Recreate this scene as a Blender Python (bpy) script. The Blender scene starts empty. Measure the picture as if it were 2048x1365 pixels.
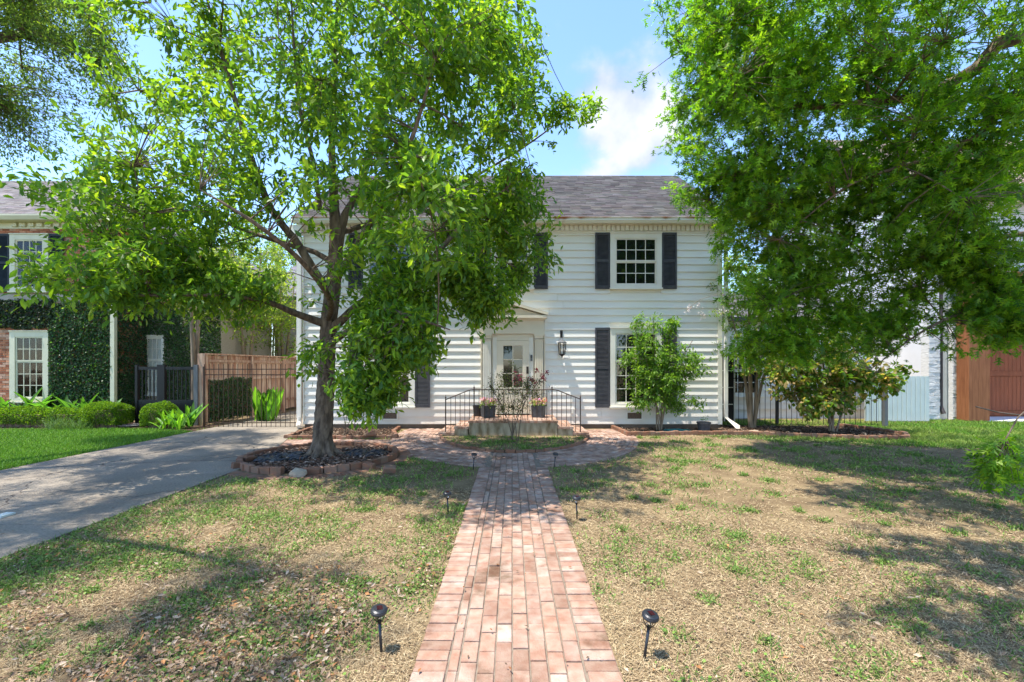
import bpy, math, random
import numpy as np
from mathutils import Matrix, Vector

scene = bpy.context.scene
COL = scene.collection
rng = np.random.default_rng(11)
random.seed(5)

# ------------------------------------------------------------------ camera, world, sun, exposure
cam_d = bpy.data.cameras.new("camera"); cam = bpy.data.objects.new("camera", cam_d); COL.objects.link(cam)
cam.location = (0, 0, 1.70); cam.rotation_euler = (math.radians(90), 0, 0)
cam_d.sensor_width = 36; cam_d.lens = 16.0; cam_d.shift_y = 0.0256
cam_d.clip_start = 0.05; cam_d.clip_end = 3000
scene.camera = cam
SUN = Vector((-0.30, -0.115, 1.0)).normalized()
world = bpy.data.worlds.new("World"); scene.world = world; world.use_nodes = True
wn, wl = world.node_tree.nodes, world.node_tree.links
wn.clear()
def wnode(t, **k):
    n = wn.new(t)
    for a, b in k.items(): setattr(n, a, b)
    return n
w_out = wnode('ShaderNodeOutputWorld'); w_bg = wnode('ShaderNodeBackground'); w_bg.inputs[1].default_value = 0.15
sky = wnode('ShaderNodeTexSky', sky_type='NISHITA'); sky.sun_disc = False
sky.sun_elevation = math.asin(SUN.z); sky.sun_rotation = math.atan2(SUN.x, SUN.y)
sky.air_density = 1.0; sky.dust_density = 0.15; sky.ozone_density = 1.6
geo = wnode('ShaderNodeTexCoord')
sep = wnode('ShaderNodeSeparateXYZ'); wl.new(geo.outputs['Generated'], sep.inputs[0])
# clouds on a flat layer: direction divided by its height
zc = wnode('ShaderNodeMath', operation='MAXIMUM'); wl.new(sep.outputs[2], zc.inputs[0]); zc.inputs[1].default_value = 0.0
za = wnode('ShaderNodeMath', operation='ADD'); wl.new(zc.outputs[0], za.inputs[0]); za.inputs[1].default_value = 0.22
cx = wnode('ShaderNodeVectorMath', operation='DIVIDE'); wl.new(geo.outputs['Generated'], cx.inputs[0])
cmb = wnode('ShaderNodeCombineXYZ')
for i in range(3): wl.new(za.outputs[0], cmb.inputs[i])
wl.new(cmb.outputs[0], cx.inputs[1])
nz = wnode('ShaderNodeTexNoise'); nz.inputs['Scale'].default_value = 2.1; nz.inputs['Detail'].default_value = 9; nz.inputs['Roughness'].default_value = 0.55
mp = wnode('ShaderNodeMapping'); mp.inputs['Location'].default_value = (3.1, 1.7, 0.4); wl.new(cx.outputs[0], mp.inputs[0]); wl.new(mp.outputs[0], nz.inputs['Vector'])
# a cumulus standing beyond the roof
cdir = Vector((0.235, 0.91, 0.485)).normalized()
dst = wnode('ShaderNodeVectorMath', operation='DISTANCE'); wl.new(geo.outputs['Generated'], dst.inputs[0]); dst.inputs[1].default_value = cdir
nz2 = wnode('ShaderNodeTexNoise'); nz2.inputs['Scale'].default_value = 7; nz2.inputs['Detail'].default_value = 8; wl.new(geo.outputs['Generated'], nz2.inputs['Vector'])
bst = wnode('ShaderNodeMapRange'); wl.new(dst.outputs['Value'], bst.inputs[0])
bst.inputs[1].default_value = 0.0; bst.inputs[2].default_value = 0.17; bst.inputs[3].default_value = 0.31; bst.inputs[4].default_value = 0.0
ad = wnode('ShaderNodeMath', operation='MULTIPLY_ADD'); wl.new(nz2.outputs['Fac'], ad.inputs[0]); ad.inputs[1].default_value = 0.55; ad.inputs[2].default_value = -0.28
ad1 = wnode('ShaderNodeMath', operation='ADD'); wl.new(nz.outputs['Fac'], ad1.inputs[0]); wl.new(bst.outputs[0], ad1.inputs[1])
ad2 = wnode('ShaderNodeMath', operation='ADD'); wl.new(ad1.outputs[0], ad2.inputs[0]); wl.new(ad.outputs[0], ad2.inputs[1])
msk = wnode('ShaderNodeMapRange', interpolation_type='SMOOTHSTEP'); wl.new(ad2.outputs[0], msk.inputs[0])
msk.inputs[1].default_value = 0.60; msk.inputs[2].default_value = 0.80; msk.inputs[3].default_value = 0.0; msk.inputs[4].default_value = 0.95
ccol = wnode('ShaderNodeMixRGB'); ccol.inputs[1].default_value = (1.1, 1.3, 1.8, 1); ccol.inputs[2].default_value = (2.15, 2.15, 2.25, 1)
cden = wnode('ShaderNodeMapRange'); wl.new(nz2.outputs['Fac'], cden.inputs[0]); cden.inputs[1].default_value = 0.35; cden.inputs[2].default_value = 0.6
wl.new(cden.outputs[0], ccol.inputs[0])
skt = wnode('ShaderNodeMixRGB', blend_type='MULTIPLY'); skt.inputs[0].default_value = 1.0; skt.inputs[2].default_value = (0.67, 0.725, 0.81, 1)
wl.new(sky.outputs[0], skt.inputs[1])
wmx = wnode('ShaderNodeMixRGB'); wl.new(msk.outputs[0], wmx.inputs[0]); wl.new(skt.outputs[0], wmx.inputs[1]); wl.new(ccol.outputs[0], wmx.inputs[2])
wl.new(wmx.outputs[0], w_bg.inputs[0]); wl.new(w_bg.outputs[0], w_out.inputs[0])
sun_d = bpy.data.lights.new("sun", 'SUN'); sun_d.energy = 2.5; sun_d.angle = math.radians(0.55); sun_d.color = (1.0, 0.95, 0.87)
sun = bpy.data.objects.new("sun", sun_d); COL.objects.link(sun); sun.location = (-10, -5, 30)
sun.rotation_euler = (-SUN).to_track_quat('-Z', 'Y').to_euler()
scene.view_settings.view_transform = 'Standard'; scene.view_settings.look = 'None'
scene.view_settings.gamma = 1.0; scene.view_settings.use_curve_mapping = False
scene.view_settings.exposure = 1.88
scene.render.engine = 'CYCLES'
cy = scene.cycles
cy.use_denoising = True; cy.max_bounces = 9; cy.diffuse_bounces = 6; cy.glossy_bounces = 2; cy.transmission_bounces = 6; cy.transparent_max_bounces = 8
cy.sample_clamp_indirect = 6.0

# ------------------------------------------------------------------ materials
def mat(name, col, rough=0.7, var=0.15, scale=6.0, bump=0.0, bscale=40.0, spec=0.3, metal=0.0, col2=None, source='object', stretch=None, tint=None):
    """Principled with noise-driven colour; tint: None | 'attr' (vertex tint) | 'rand' (per object) adds variation."""
    m = bpy.data.materials.new(name); m.use_nodes = True
    n, l = m.node_tree.nodes, m.node_tree.links
    b = n['Principled BSDF']; b.inputs['Roughness'].default_value = rough; b.inputs['Metallic'].default_value = metal
    b.inputs['Specular IOR Level'].default_value = spec
    tc = n.new('ShaderNodeTexCoord'); vec = tc.outputs['Object']
    if source == 'world':
        g = n.new('ShaderNodeNewGeometry'); vec = g.outputs['Position']
    if stretch:
        mpn = n.new('ShaderNodeMapping'); mpn.inputs['Scale'].default_value = stretch; l.new(vec, mpn.inputs[0]); vec = mpn.outputs[0]
    nt = n.new('ShaderNodeTexNoise'); nt.inputs['Scale'].default_value = scale; nt.inputs['Detail'].default_value = 6; l.new(vec, nt.inputs['Vector'])
    rp = n.new('ShaderNodeMapRange'); rp.inputs[1].default_value = 0.3; rp.inputs[2].default_value = 0.7; l.new(nt.outputs['Fac'], rp.inputs[0])
    mx = n.new('ShaderNodeMixRGB')
    c2 = col2 if col2 else tuple(c * (1 - var * 2) for c in col)
    mx.inputs[1].default_value = (*col, 1); mx.inputs[2].default_value = (*c2, 1); l.new(rp.outputs[0], mx.inputs[0])
    out = mx.outputs[0]
    if tint == 'attr':
        a = n.new('ShaderNodeAttribute'); a.attribute_name = 'tint'
        mu = n.new('ShaderNodeMixRGB'); mu.blend_type = 'MULTIPLY'; mu.inputs[0].default_value = 1; l.new(out, mu.inputs[1]); l.new(a.outputs['Color'], mu.inputs[2]); out = mu.outputs[0]
    if tint == 'rand':
        oi = n.new('ShaderNodeObjectInfo')
        cr = n.new('ShaderNodeValToRGB'); e = cr.color_ramp.elements
        e[0].color = (0.78, 0.70, 0.64, 1); e[1].color = (1.18, 1.22, 1.25, 1)
        for p, c in ((0.25, (0.95, 0.9, 0.88, 1)), (0.5, (1.05, 0.95, 0.88, 1)), (0.75, (1.1, 1.12, 1.12, 1))):
            q = e.new(p); q.color = c
        l.new(oi.outputs['Random'], cr.inputs[0])
        mu = n.new('ShaderNodeMixRGB'); mu.blend_type = 'MULTIPLY'; mu.inputs[0].default_value = 1; l.new(out, mu.inputs[1]); l.new(cr.outputs[0], mu.inputs[2]); out = mu.outputs[0]
    l.new(out, b.inputs['Base Color'])
    if bump:
        nb = n.new('ShaderNodeTexNoise'); nb.inputs['Scale'].default_value = bscale; nb.inputs['Detail'].default_value = 5; l.new(vec, nb.inputs['Vector'])
        bp = n.new('ShaderNodeBump'); bp.inputs['Strength'].default_value = bump; bp.inputs['Distance'].default_value = 0.01
        l.new(nb.outputs['Fac'], bp.inputs['Height']); l.new(bp.outputs[0], b.inputs['Normal'])
    return m

def leaf_mat(name, trans=0.58, rough=0.40, gain=(1.62, 1.68, 0.5)):
    m = bpy.data.materials.new(name); m.use_nodes = True
    n, l = m.node_tree.nodes, m.node_tree.links
    b = n['Principled BSDF']; b.inputs['Roughness'].default_value = rough; b.inputs['Specular IOR Level'].default_value = 0.35
    a = n.new('ShaderNodeAttribute'); a.attribute_name = 'tint'; l.new(a.outputs['Color'], b.inputs['Base Color'])
    t = n.new('ShaderNodeBsdfTranslucent')
    mu = n.new('ShaderNodeMixRGB'); mu.blend_type = 'MULTIPLY'; mu.inputs[0].default_value = 1; mu.inputs[2].default_value = (*gain, 1)
    l.new(a.outputs['Color'], mu.inputs[1]); l.new(mu.outputs[0], t.inputs['Color'])
    ms = n.new('ShaderNodeMixShader'); ms.inputs[0].default_value = trans
    l.new(b.outputs[0], ms.inputs[1]); l.new(t.outputs[0], ms.inputs[2]); l.new(ms.outputs[0], n['Material Output'].inputs[0])
    return m

M = {}
M['leaf'] = leaf_mat('leaf_material'); M['blade'] = leaf_mat('grass_material', 0.3, 0.6, (1.2, 1.3, 0.6))
M['straw'] = mat('straw_material', (1, 1, 1), 0.8, 0.0, tint='attr', spec=0.15)
M['petal'] = leaf_mat('petal_material', 0.3, 0.6, (1.1, 1.0, 1.0))
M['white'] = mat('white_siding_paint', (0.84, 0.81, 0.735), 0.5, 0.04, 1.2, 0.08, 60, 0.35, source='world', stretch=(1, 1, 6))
M['trim'] = mat('cream_trim_paint', (0.80, 0.76, 0.66), 0.5, 0.04, 3, 0.06, 40, 0.35, source='world')
M['cream'] = mat('cream_door_paint', (0.75, 0.665, 0.51), 0.5, 0.03, 3, 0.05, 40, source='world')
M['ntrim'] = mat('yellow_cream_paint', (0.66, 0.63, 0.44), 0.55, 0.06, 3, 0.05, 40, source='world')
M['gutter'] = mat('gutter_paint', (0.74, 0.71, 0.60), 0.5, 0.0, 1.3, 0.05, 30, col2=(0.70, 0.67, 0.56), source='world')
M['shutter'] = mat('charcoal_shutter_paint', (0.045, 0.045, 0.052), 0.6, 0.2, 8, 0.2, 50, source='world', col2=(0.075, 0.073, 0.078))
M['nshutter'] = mat('teal_black_shutter_paint', (0.012, 0.022, 0.026), 0.6, 0.1, 8, source='world')
M['glass'] = mat('dark_window_glass', (0.013, 0.016, 0.014), 0.04, 0.3, 2, 0.03, 2.5, 0.9, source='world')
M['iron'] = mat('black_iron', (0.013, 0.013, 0.014), 0.45, 0.2, 20, 0.1, 60)
M['brown_iron'] = mat('rusty_dark_iron', (0.035, 0.024, 0.019), 0.6, 0.2, 20, 0.1, 60, col2=(0.07, 0.035, 0.02))
M['plastic'] = mat('black_plastic', (0.02, 0.022, 0.027), 0.35, 0.1, 10, spec=0.5)
M['solar'] = mat('solar_cell', (0.05, 0.012, 0.015), 0.2, 0.3, 60, spec=0.6)
M['brick'] = mat('paver_brick', (0.30, 0.168, 0.118), 0.88, 0.1, 11, 0.6, 90, 0.15, col2=(0.385, 0.285, 0.22), source='world', tint='rand')
M['brickt'] = mat('paver_brick_joined', (0.30, 0.168, 0.118), 0.88, 0.1, 11, 0.6, 90, 0.15, col2=(0.385, 0.285, 0.22), source='world', tint='attr')
M['oldbrick'] = mat('weathered_edging_brick', (0.27, 0.125, 0.075), 0.9, 0.1, 9, 0.5, 60, 0.2, col2=(0.17, 0.12, 0.085), source='world', tint='rand')
M['wallbrick'] = mat('orange_wall_brick', (1, 1, 1), 0.9, 0.12, 12, 0.4, 70, 0.2, source='world', tint='attr')
M['mortar'] = mat('wall_mortar', (0.42, 0.37, 0.30), 0.95, 0.1, 20, 0.3, 80, source='world')
M['joint'] = mat('paver_joint_sand', (0.17, 0.13, 0.095), 0.95, 0.2, 16, 0.4, 80, col2=(0.26, 0.21, 0.16), source='world')
M['concrete'] = mat('driveway_concrete', (0.29, 0.245, 0.19), 0.9, 0.1, 1.1, 0.7, 55, 0.15, col2=(0.185, 0.155, 0.12), source='world')
M['stucco'] = mat('mossy_stoop_concrete', (0.46, 0.385, 0.27), 0.95, 0.1, 3.2, 0.6, 35, 0.2, col2=(0.15, 0.105, 0.05), source='world', stretch=(2.2, 1, .7))
M['soil'] = mat('lawn_soil', (0.27, 0.20, 0.11), 0.95, 0.1, 2.2, 0.9, 45, 0.1, col2=(0.13, 0.088, 0.05), source='world')
M['turf'] = mat('lush_turf_soil', (0.06, 0.09, 0.02), 0.95, 0.1, 2.5, 0.9, 45, 0.1, source='world')
M['mulch'] = mat('mulch_soil', (0.085, 0.055, 0.038), 0.95, 0.2, 6, 1.0, 40, 0.1, source='world')
M['chips'] = mat('bark_chip', (1, 1, 1), 0.9, 0.1, 10, tint='attr', spec=0.15)
M['bark'] = mat('flaky_grey_bark', (0.23, 0.17, 0.12), 0.95, 0.1, 16, 1.0, 28, 0.15, col2=(0.06, 0.043, 0.033), source='world', stretch=(1, 1, 0.3))
M['palebark'] = mat('pale_smooth_bark', (0.33, 0.25, 0.18), 0.9, 0.1, 7, 0.5, 20, 0.15, col2=(0.2, 0.15, 0.1), source='world', stretch=(1, 1, 0.3))
M['roof'] = mat('grey_shingle', (1, 1, 1), 0.92, 0.15, 3, 0.6, 120, 0.15, tint='attr', source='world')
M['board'] = mat('weathered_cedar_board', (0.54, 0.41, 0.31), 0.9, 0.1, 2, 0.4, 20, 0.15, col2=(0.30, 0.15, 0.10), source='world', stretch=(6, 6, .8), tint='rand')
M['post'] = mat('grey_steel_post', (0.13, 0.135, 0.14), 0.5, 0.1, 5, spec=0.4)
M['cedar'] = mat('stained_cedar', (0.33, 0.13, 0.055), 0.7, 0.1, 3, 0.3, 20, 0.25, col2=(0.21, 0.075, 0.03), source='world', stretch=(7, 7, .6))
M['garage'] = mat('red_stained_garage_wood', (0.30, 0.075, 0.025), 0.6, 0.1, 2.4, 0.2, 20, 0.3, col2=(0.22, 0.055, 0.018), source='world', stretch=(5, 5, .6))
M['palewood'] = mat('pale_blue_green_paint', (0.56, 0.62, 0.58), 0.6, 0.05, 2, 0.1, 30, source='world')
M['whitestone'] = mat('white_painted_stone', (0.72, 0.70, 0.67), 0.85, 0.06, 5, 1.0, 9, 0.2, source='world', stretch=(1, 1, 2.2))
M['whitewall'] = mat('white_render', (0.74, 0.73, 0.74), 0.85, 0.05, 1.5, 0.2, 20, source='world')
M['darkpipe'] = mat('dark_brown_pipe', (0.075, 0.062, 0.06), 0.5, 0.1, 5)
M['tan'] = mat('tan_siding', (0.50, 0.43, 0.33), 0.8, 0.06, 3, source='world')
M['pot'] = mat('dark_grey_ceramic', (0.045, 0.047, 0.052), 0.55, 0.2, 14, 0.3, 60, col2=(0.08, 0.08, 0.085))
M['blind'] = mat('white_blind', (0.75, 0.75, 0.68), 0.6, 0.02, 4)
M['hose'] = mat('teal_hose', (0.05, 0.26, 0.24), 0.4, 0.1, 4)
M['stone'] = mat('pale_limestone', (0.42, 0.34, 0.25), 0.9, 0.15, 12, 0.8, 40)
M['rubber'] = mat('black_sheeting', (0.012, 0.012, 0.013), 0.38, 0.1, 12, 1.0, 22, 0.35)
M['bronze'] = mat('dark_bronze', (0.05, 0.04, 0.033), 0.4, 0.1, 10, metal=0.6)
M['vent'] = mat('rusty_vent_mesh', (0.16, 0.11, 0.08), 0.9, 0.2, 30, source='world')
m = bpy.data.materials.new('clear_glass'); m.use_nodes = True; n, l = m.node_tree.nodes, m.node_tree.links
gl = n.new('ShaderNodeBsdfGlossy'); gl.inputs['Roughness'].default_value = 0.03; tr = n.new('ShaderNodeBsdfTransparent'); ms = n.new('ShaderNodeMixShader')
fr = n.new('ShaderNodeFresnel'); fr.inputs[0].default_value = 1.5; l.new(fr.outputs[0], ms.inputs[0]); l.new(tr.outputs[0], ms.inputs[1]); l.new(gl.outputs[0], ms.inputs[2]); l.new(ms.outputs[0], n['Material Output'].inputs[0])
M['clear'] = m
M['roofplain'] = mat('plain_roof_felt', (0.2, 0.18, 0.17), 0.9, 0.2, 8, 0.4, 60, source='world')
M['base'] = mat('brown_stained_foundation', (0.16, 0.12, 0.09), 0.95, 0.2, 3, 0.5, 35, source='world')
# stains and pale bloom that cross several pavers
for nm in ('brick', 'brickt'):
    bm0 = M[nm]; n, l = bm0.node_tree.nodes, bm0.node_tree.links
    g = n.new('ShaderNodeNewGeometry'); nn = n.new('ShaderNodeTexNoise'); nn.inputs['Scale'].default_value = 2.3; nn.inputs['Detail'].default_value = 10; nn.inputs['Roughness'].default_value = .65; l.new(g.outputs['Position'], nn.inputs['Vector'])
    cr0 = n.new('ShaderNodeValToRGB'); e = cr0.color_ramp.elements; e[0].position = .33; e[0].color = (.50, .47, .42, 1); e[1].position = .72; e[1].color = (1.2, 1.28, 1.34, 1); q = e.new(.46); q.color = (.95, .95, .95, 1)
    l.new(nn.outputs['Fac'], cr0.inputs[0]); src = n['Principled BSDF'].inputs['Base Color'].links[0].from_socket
    mu = n.new('ShaderNodeMixRGB'); mu.blend_type = 'MULTIPLY'; mu.inputs[0].default_value = 1; l.new(src, mu.inputs[1]); l.new(cr0.outputs[0], mu.inputs[2]); l.new(mu.outputs[0], n['Principled BSDF'].inputs['Base Color'])
# beige ground bounce painted into the colour of the low clapboards, broken by noise
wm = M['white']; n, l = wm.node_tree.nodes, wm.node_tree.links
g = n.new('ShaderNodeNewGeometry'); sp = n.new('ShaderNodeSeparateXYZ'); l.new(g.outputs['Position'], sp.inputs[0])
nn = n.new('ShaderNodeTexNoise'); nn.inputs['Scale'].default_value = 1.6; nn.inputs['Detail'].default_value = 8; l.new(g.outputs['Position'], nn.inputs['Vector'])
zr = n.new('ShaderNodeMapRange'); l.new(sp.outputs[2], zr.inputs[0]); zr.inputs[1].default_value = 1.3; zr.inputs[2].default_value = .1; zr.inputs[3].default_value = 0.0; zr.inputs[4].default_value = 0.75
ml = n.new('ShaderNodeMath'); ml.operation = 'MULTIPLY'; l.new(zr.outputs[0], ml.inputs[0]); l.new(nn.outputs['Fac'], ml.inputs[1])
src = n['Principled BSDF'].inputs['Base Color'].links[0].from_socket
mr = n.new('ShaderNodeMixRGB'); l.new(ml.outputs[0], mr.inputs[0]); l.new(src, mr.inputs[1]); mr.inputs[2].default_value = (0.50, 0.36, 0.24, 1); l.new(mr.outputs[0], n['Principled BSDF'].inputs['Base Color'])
# cracks and dark stains in the driveway
cm = M['concrete']; n, l = cm.node_tree.nodes, cm.node_tree.links
g = n.new('ShaderNodeNewGeometry'); vo = n.new('ShaderNodeTexVoronoi'); vo.feature = 'DISTANCE_TO_EDGE'; vo.inputs['Scale'].default_value = .42
nw_ = n.new('ShaderNodeTexNoise'); nw_.inputs['Scale'].default_value = 3; l.new(g.outputs['Position'], nw_.inputs['Vector'])
va = n.new('ShaderNodeMixRGB'); va.blend_type = 'ADD'; va.inputs[0].default_value = .35; l.new(g.outputs['Position'], va.inputs[1]); l.new(nw_.outputs['Color'], va.inputs[2]); l.new(va.outputs[0], vo.inputs['Vector'])
cr_ = n.new('ShaderNodeMapRange'); l.new(vo.outputs['Distance'], cr_.inputs[0]); cr_.inputs[1].default_value = .002; cr_.inputs[2].default_value = .007; cr_.inputs[3].default_value = .8; cr_.inputs[4].default_value = 0
src = n['Principled BSDF'].inputs['Base Color'].links[0].from_socket
mr = n.new('ShaderNodeMixRGB'); l.new(cr_.outputs[0], mr.inputs[0]); l.new(src, mr.inputs[1]); mr.inputs[2].default_value = (0.05, 0.04, 0.035, 1)
n3 = n.new('ShaderNodeTexNoise'); n3.inputs['Scale'].default_value = 42; n3.inputs['Detail'].default_value = 3; l.new(g.outputs['Position'], n3.inputs['Vector'])
s3 = n.new('ShaderNodeMapRange'); l.new(n3.outputs['Fac'], s3.inputs[0]); s3.inputs[1].default_value = .35; s3.inputs[2].default_value = .65; s3.inputs[3].default_value = .8; s3.inputs[4].default_value = 1.2
m3 = n.new('ShaderNodeMixRGB'); m3.blend_type = 'MULTIPLY'; m3.inputs[0].default_value = 1; l.new(mr.outputs[0], m3.inputs[1]); l.new(s3.outputs[0], m3.inputs[2]); l.new(m3.outputs[0], n['Principled BSDF'].inputs['Base Color'])
# rust on the gutter
gm = M['gutter']; n, l = gm.node_tree.nodes, gm.node_tree.links
g = n.new('ShaderNodeNewGeometry'); sp = n.new('ShaderNodeSeparateXYZ'); l.new(g.outputs['Position'], sp.inputs[0])
nn = n.new('ShaderNodeTexNoise'); nn.inputs['Scale'].default_value = 2.6; mp_ = n.new('ShaderNodeMapping'); mp_.inputs['Scale'].default_value = (1, .2, .2); l.new(g.outputs['Position'], mp_.inputs[0]); l.new(mp_.outputs[0], nn.inputs['Vector'])
zr = n.new('ShaderNodeMapRange'); l.new(sp.outputs[2], zr.inputs[0]); zr.inputs[1].default_value = 5.66; zr.inputs[2].default_value = 5.76
ml = n.new('ShaderNodeMath'); ml.operation = 'MULTIPLY_ADD'; l.new(zr.outputs[0], ml.inputs[0]); ml.inputs[1].default_value = .42; l.new(nn.outputs['Fac'], ml.inputs[2])
st = n.new('ShaderNodeMapRange'); l.new(ml.outputs[0], st.inputs[0]); st.inputs[1].default_value = .68; st.inputs[2].default_value = .95
src = n['Principled BSDF'].inputs['Base Color'].links[0].from_socket
mr = n.new('ShaderNodeMixRGB'); l.new(st.outputs[0], mr.inputs[0]); l.new(src, mr.inputs[1]); mr.inputs[2].default_value = (0.30, 0.10, 0.03, 1); l.new(mr.outputs[0], n['Principled BSDF'].inputs['Base Color'])

# ------------------------------------------------------------------ object helpers
ORG = {}
def thing(name, label, cat, loc, group=None):
    o = bpy.data.objects.new(name, None); COL.objects.link(o); o.location = loc
    o['label'] = label; o['category'] = cat
    if group: o['group'] = group
    ORG[o.name] = Vector(loc); return o
def setting(name, loc=(0, 0, 0)):
    o = bpy.data.objects.new(name, None); COL.objects.link(o); o.location = loc; o['kind'] = 'structure'
    ORG[o.name] = Vector(loc); return o
def org(parent):
    return ORG.get(parent.name, Vector((0, 0, 0))) if parent else Vector((0, 0, 0))
def link(name, me, m, parent=None, origin=None, stuff=False, label=None):
    if m and not me.materials: me.materials.append(m)
    o = bpy.data.objects.new(name, me); COL.objects.link(o)
    if parent: o.parent = parent
    ORG[o.name] = org(parent)
    if stuff: o['kind'] = 'stuff'
    if label: o['label'] = label
    return o
def piece(name, me, loc, parent, rot=(0, 0, 0), scale=(1, 1, 1), m=None):
    """a small part sharing its mesh; loc in world space"""
    if m and not me.materials: me.materials.append(m)
    o = bpy.data.objects.new(name, me); COL.objects.link(o); o.parent = parent
    o.location = Vector(loc) - org(parent); o.rotation_euler = rot; o.scale = scale
    ORG[o.name] = org(parent)
    return o
class MB:
    def __init__(s): s.v = []; s.f = []
    def add(s, vs, fs):
        b = len(s.v); s.v += [tuple(p) for p in vs]; s.f += [tuple(i + b for i in f) for f in fs]; return s
    def box(s, x0, x1, y0, y1, z0, z1):
        return s.add([(x0, y0, z0), (x1, y0, z0), (x1, y1, z0), (x0, y1, z0), (x0, y0, z1), (x1, y0, z1), (x1, y1, z1), (x0, y1, z1)],
                     [(0, 3, 2, 1), (4, 5, 6, 7), (0, 1, 5, 4), (1, 2, 6, 5), (2, 3, 7, 6), (3, 0, 4, 7)])
    def prism(s, poly, a0, a1, axis='x'):
        """extrude a 2D polygon along an axis; poly in the two other coordinates"""
        k = len(poly)
        def P(p, a): return {'x': (a, p[0], p[1]), 'y': (p[0], a, p[1]), 'z': (p[0], p[1], a)}[axis]
        vs = [P(p, a0) for p in poly] + [P(p, a1) for p in poly]
        fs = [tuple(range(k))[::-1], tuple(range(k, 2 * k))] + [(i, (i + 1) % k, k + (i + 1) % k, k + i) for i in range(k)]
        return s.add(vs, fs)
    def tube(s, pts, rad, n=8, cap=True):
        pts = [Vector(p) for p in pts]
        if not hasattr(rad, '__len__'): rad = [rad] * len(pts)
        rings = []
        for i, p in enumerate(pts):
            t = (pts[min(i + 1, len(pts) - 1)] - pts[max(i - 1, 0)]).normalized()
            u = t.orthogonal().normalized() if i == 0 else (u - t * u.dot(t)).normalized()
            w = t.cross(u)
            rings.append([p + (u * math.cos(2 * math.pi * k / n) + w * math.sin(2 * math.pi * k / n)) * rad[i] for k in range(n)])
        vs = [q for r in rings for q in r]
        fs = [(i * n + k, i * n + (k + 1) % n, (i + 1) * n + (k + 1) % n, (i + 1) * n + k) for i in range(len(pts) - 1) for k in range(n)]
        if cap: fs += [tuple(range(n))[::-1], tuple(range((len(pts) - 1) * n, len(pts) * n))]
        return s.add(vs, fs)
    def lathe(s, prof, c=(0, 0, 0), n=20):
        vs = [(c[0] + r * math.cos(2 * math.pi * k / n), c[1] + r * math.sin(2 * math.pi * k / n), c[2] + z) for r, z in prof for k in range(n)]
        fs = [(i * n + k, i * n + (k + 1) % n, (i + 1) * n + (k + 1) % n, (i + 1) * n + k) for i in range(len(prof) - 1) for k in range(n)]
        fs += [tuple(range(n))[::-1], tuple(range((len(prof) - 1) * n, len(prof) * n))]
        return s.add(vs, fs)
    def mesh(s, name, o=Vector((0, 0, 0)), smooth=False):
        me = bpy.data.meshes.new(name); me.from_pydata([(v[0] - o[0], v[1] - o[1], v[2] - o[2]) for v in s.v], [], s.f)
        if smooth: me.polygons.foreach_set('use_smooth', [True] * len(me.polygons))
        me.update(); return me
    def build(s, name, m, parent=None, smooth=False, stuff=False, label=None):
        return link(name, s.mesh(name, org(parent), smooth), m, parent, stuff=stuff, label=label)
def B(*a): return MB().box(*a)

def np_mesh(name, V, T, tint=None, smooth=False):
    """triangle mesh from arrays V (n,3), T (m,3), tint (n,3)"""
    me = bpy.data.meshes.new(name)
    me.vertices.add(len(V)); me.vertices.foreach_set('co', V.astype(np.float32).ravel())
    me.loops.add(T.size); me.loops.foreach_set('vertex_index', T.astype(np.int32).ravel())
    me.polygons.add(len(T)); me.polygons.foreach_set('loop_start', np.arange(0, T.size, 3, dtype=np.int32))
    me.polygons.foreach_set('use_smooth', np.full(len(T), smooth))
    if tint is not None:
        a = me.attributes.new('tint', 'FLOAT_COLOR', 'POINT')
        a.data.foreach_set('color', np.concatenate([tint, np.ones((len(V), 1))], 1).astype(np.float32).ravel())
    me.update(calc_edges=True); me.validate(); return me
def soup(tv, tt, R, P, C):
    """instance template (tv,tt) with matrices R (n,3,3: columns side,along,normal), positions P, colours C"""
    n, k = len(P), len(tv)
    V = np.einsum('nij,kj->nki', R, tv) + P[:, None, :]
    T = tt[None] + (np.arange(n) * k)[:, None, None]
    return V.reshape(-1, 3), T.reshape(-1, 3), np.repeat(C, k, 0)
def soup_obj(name, parts, m, parent=None, stuff=True, label=None):
    o = np.array(org(parent)); Vs, Ts, Cs = [], [], []; b = 0
    for V, T, C in parts:
        Vs.append(V - o); Ts.append(T + b); Cs.append(C); b += len(V)
    return link(name, np_mesh(name, np.concatenate(Vs), np.concatenate(Ts), np.concatenate(Cs)), m, parent, stuff=stuff, label=label)
def unit(a): return a / np.maximum(np.linalg.norm(a, axis=-1, keepdims=True), 1e-9)
def frames(along, up, size, wid=None):
    """matrices with columns side, along, normal"""
    y = unit(along); x = unit(np.cross(y, up)); z = np.cross(x, y)
    s = size[:, None]; w = s if wid is None else wid[:, None]
    return np.stack([x * w, y * s, z * s], -1)
_g = np.random.default_rng(3).random((64, 64, 64))
def noise(p, s):
    """smooth value noise 0..1, p (n,2|3)"""
    q = np.asarray(p, float) * s
    if q.shape[1] == 2: q = np.concatenate([q, np.full((len(q), 1), 7.3)], 1)
    i = np.floor(q).astype(int); f = q - i; f = f * f * (3 - 2 * f); r = 0
    for a in (0, 1):
        for b in (0, 1):
            for c in (0, 1):
                w = (f[:, 0] if a else 1 - f[:, 0]) * (f[:, 1] if b else 1 - f[:, 1]) * (f[:, 2] if c else 1 - f[:, 2])
                r = r + w * _g[(i[:, 0] + a) % 64, (i[:, 1] + b) % 64, (i[:, 2] + c) % 64]
    return r
def fbm(p, s): return (noise(p, s) * .5 + noise(np.asarray(p) + 5.2, s * 2.1) * .3 + noise(np.asarray(p) + 9.1, s * 4.3) * .2)
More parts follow.
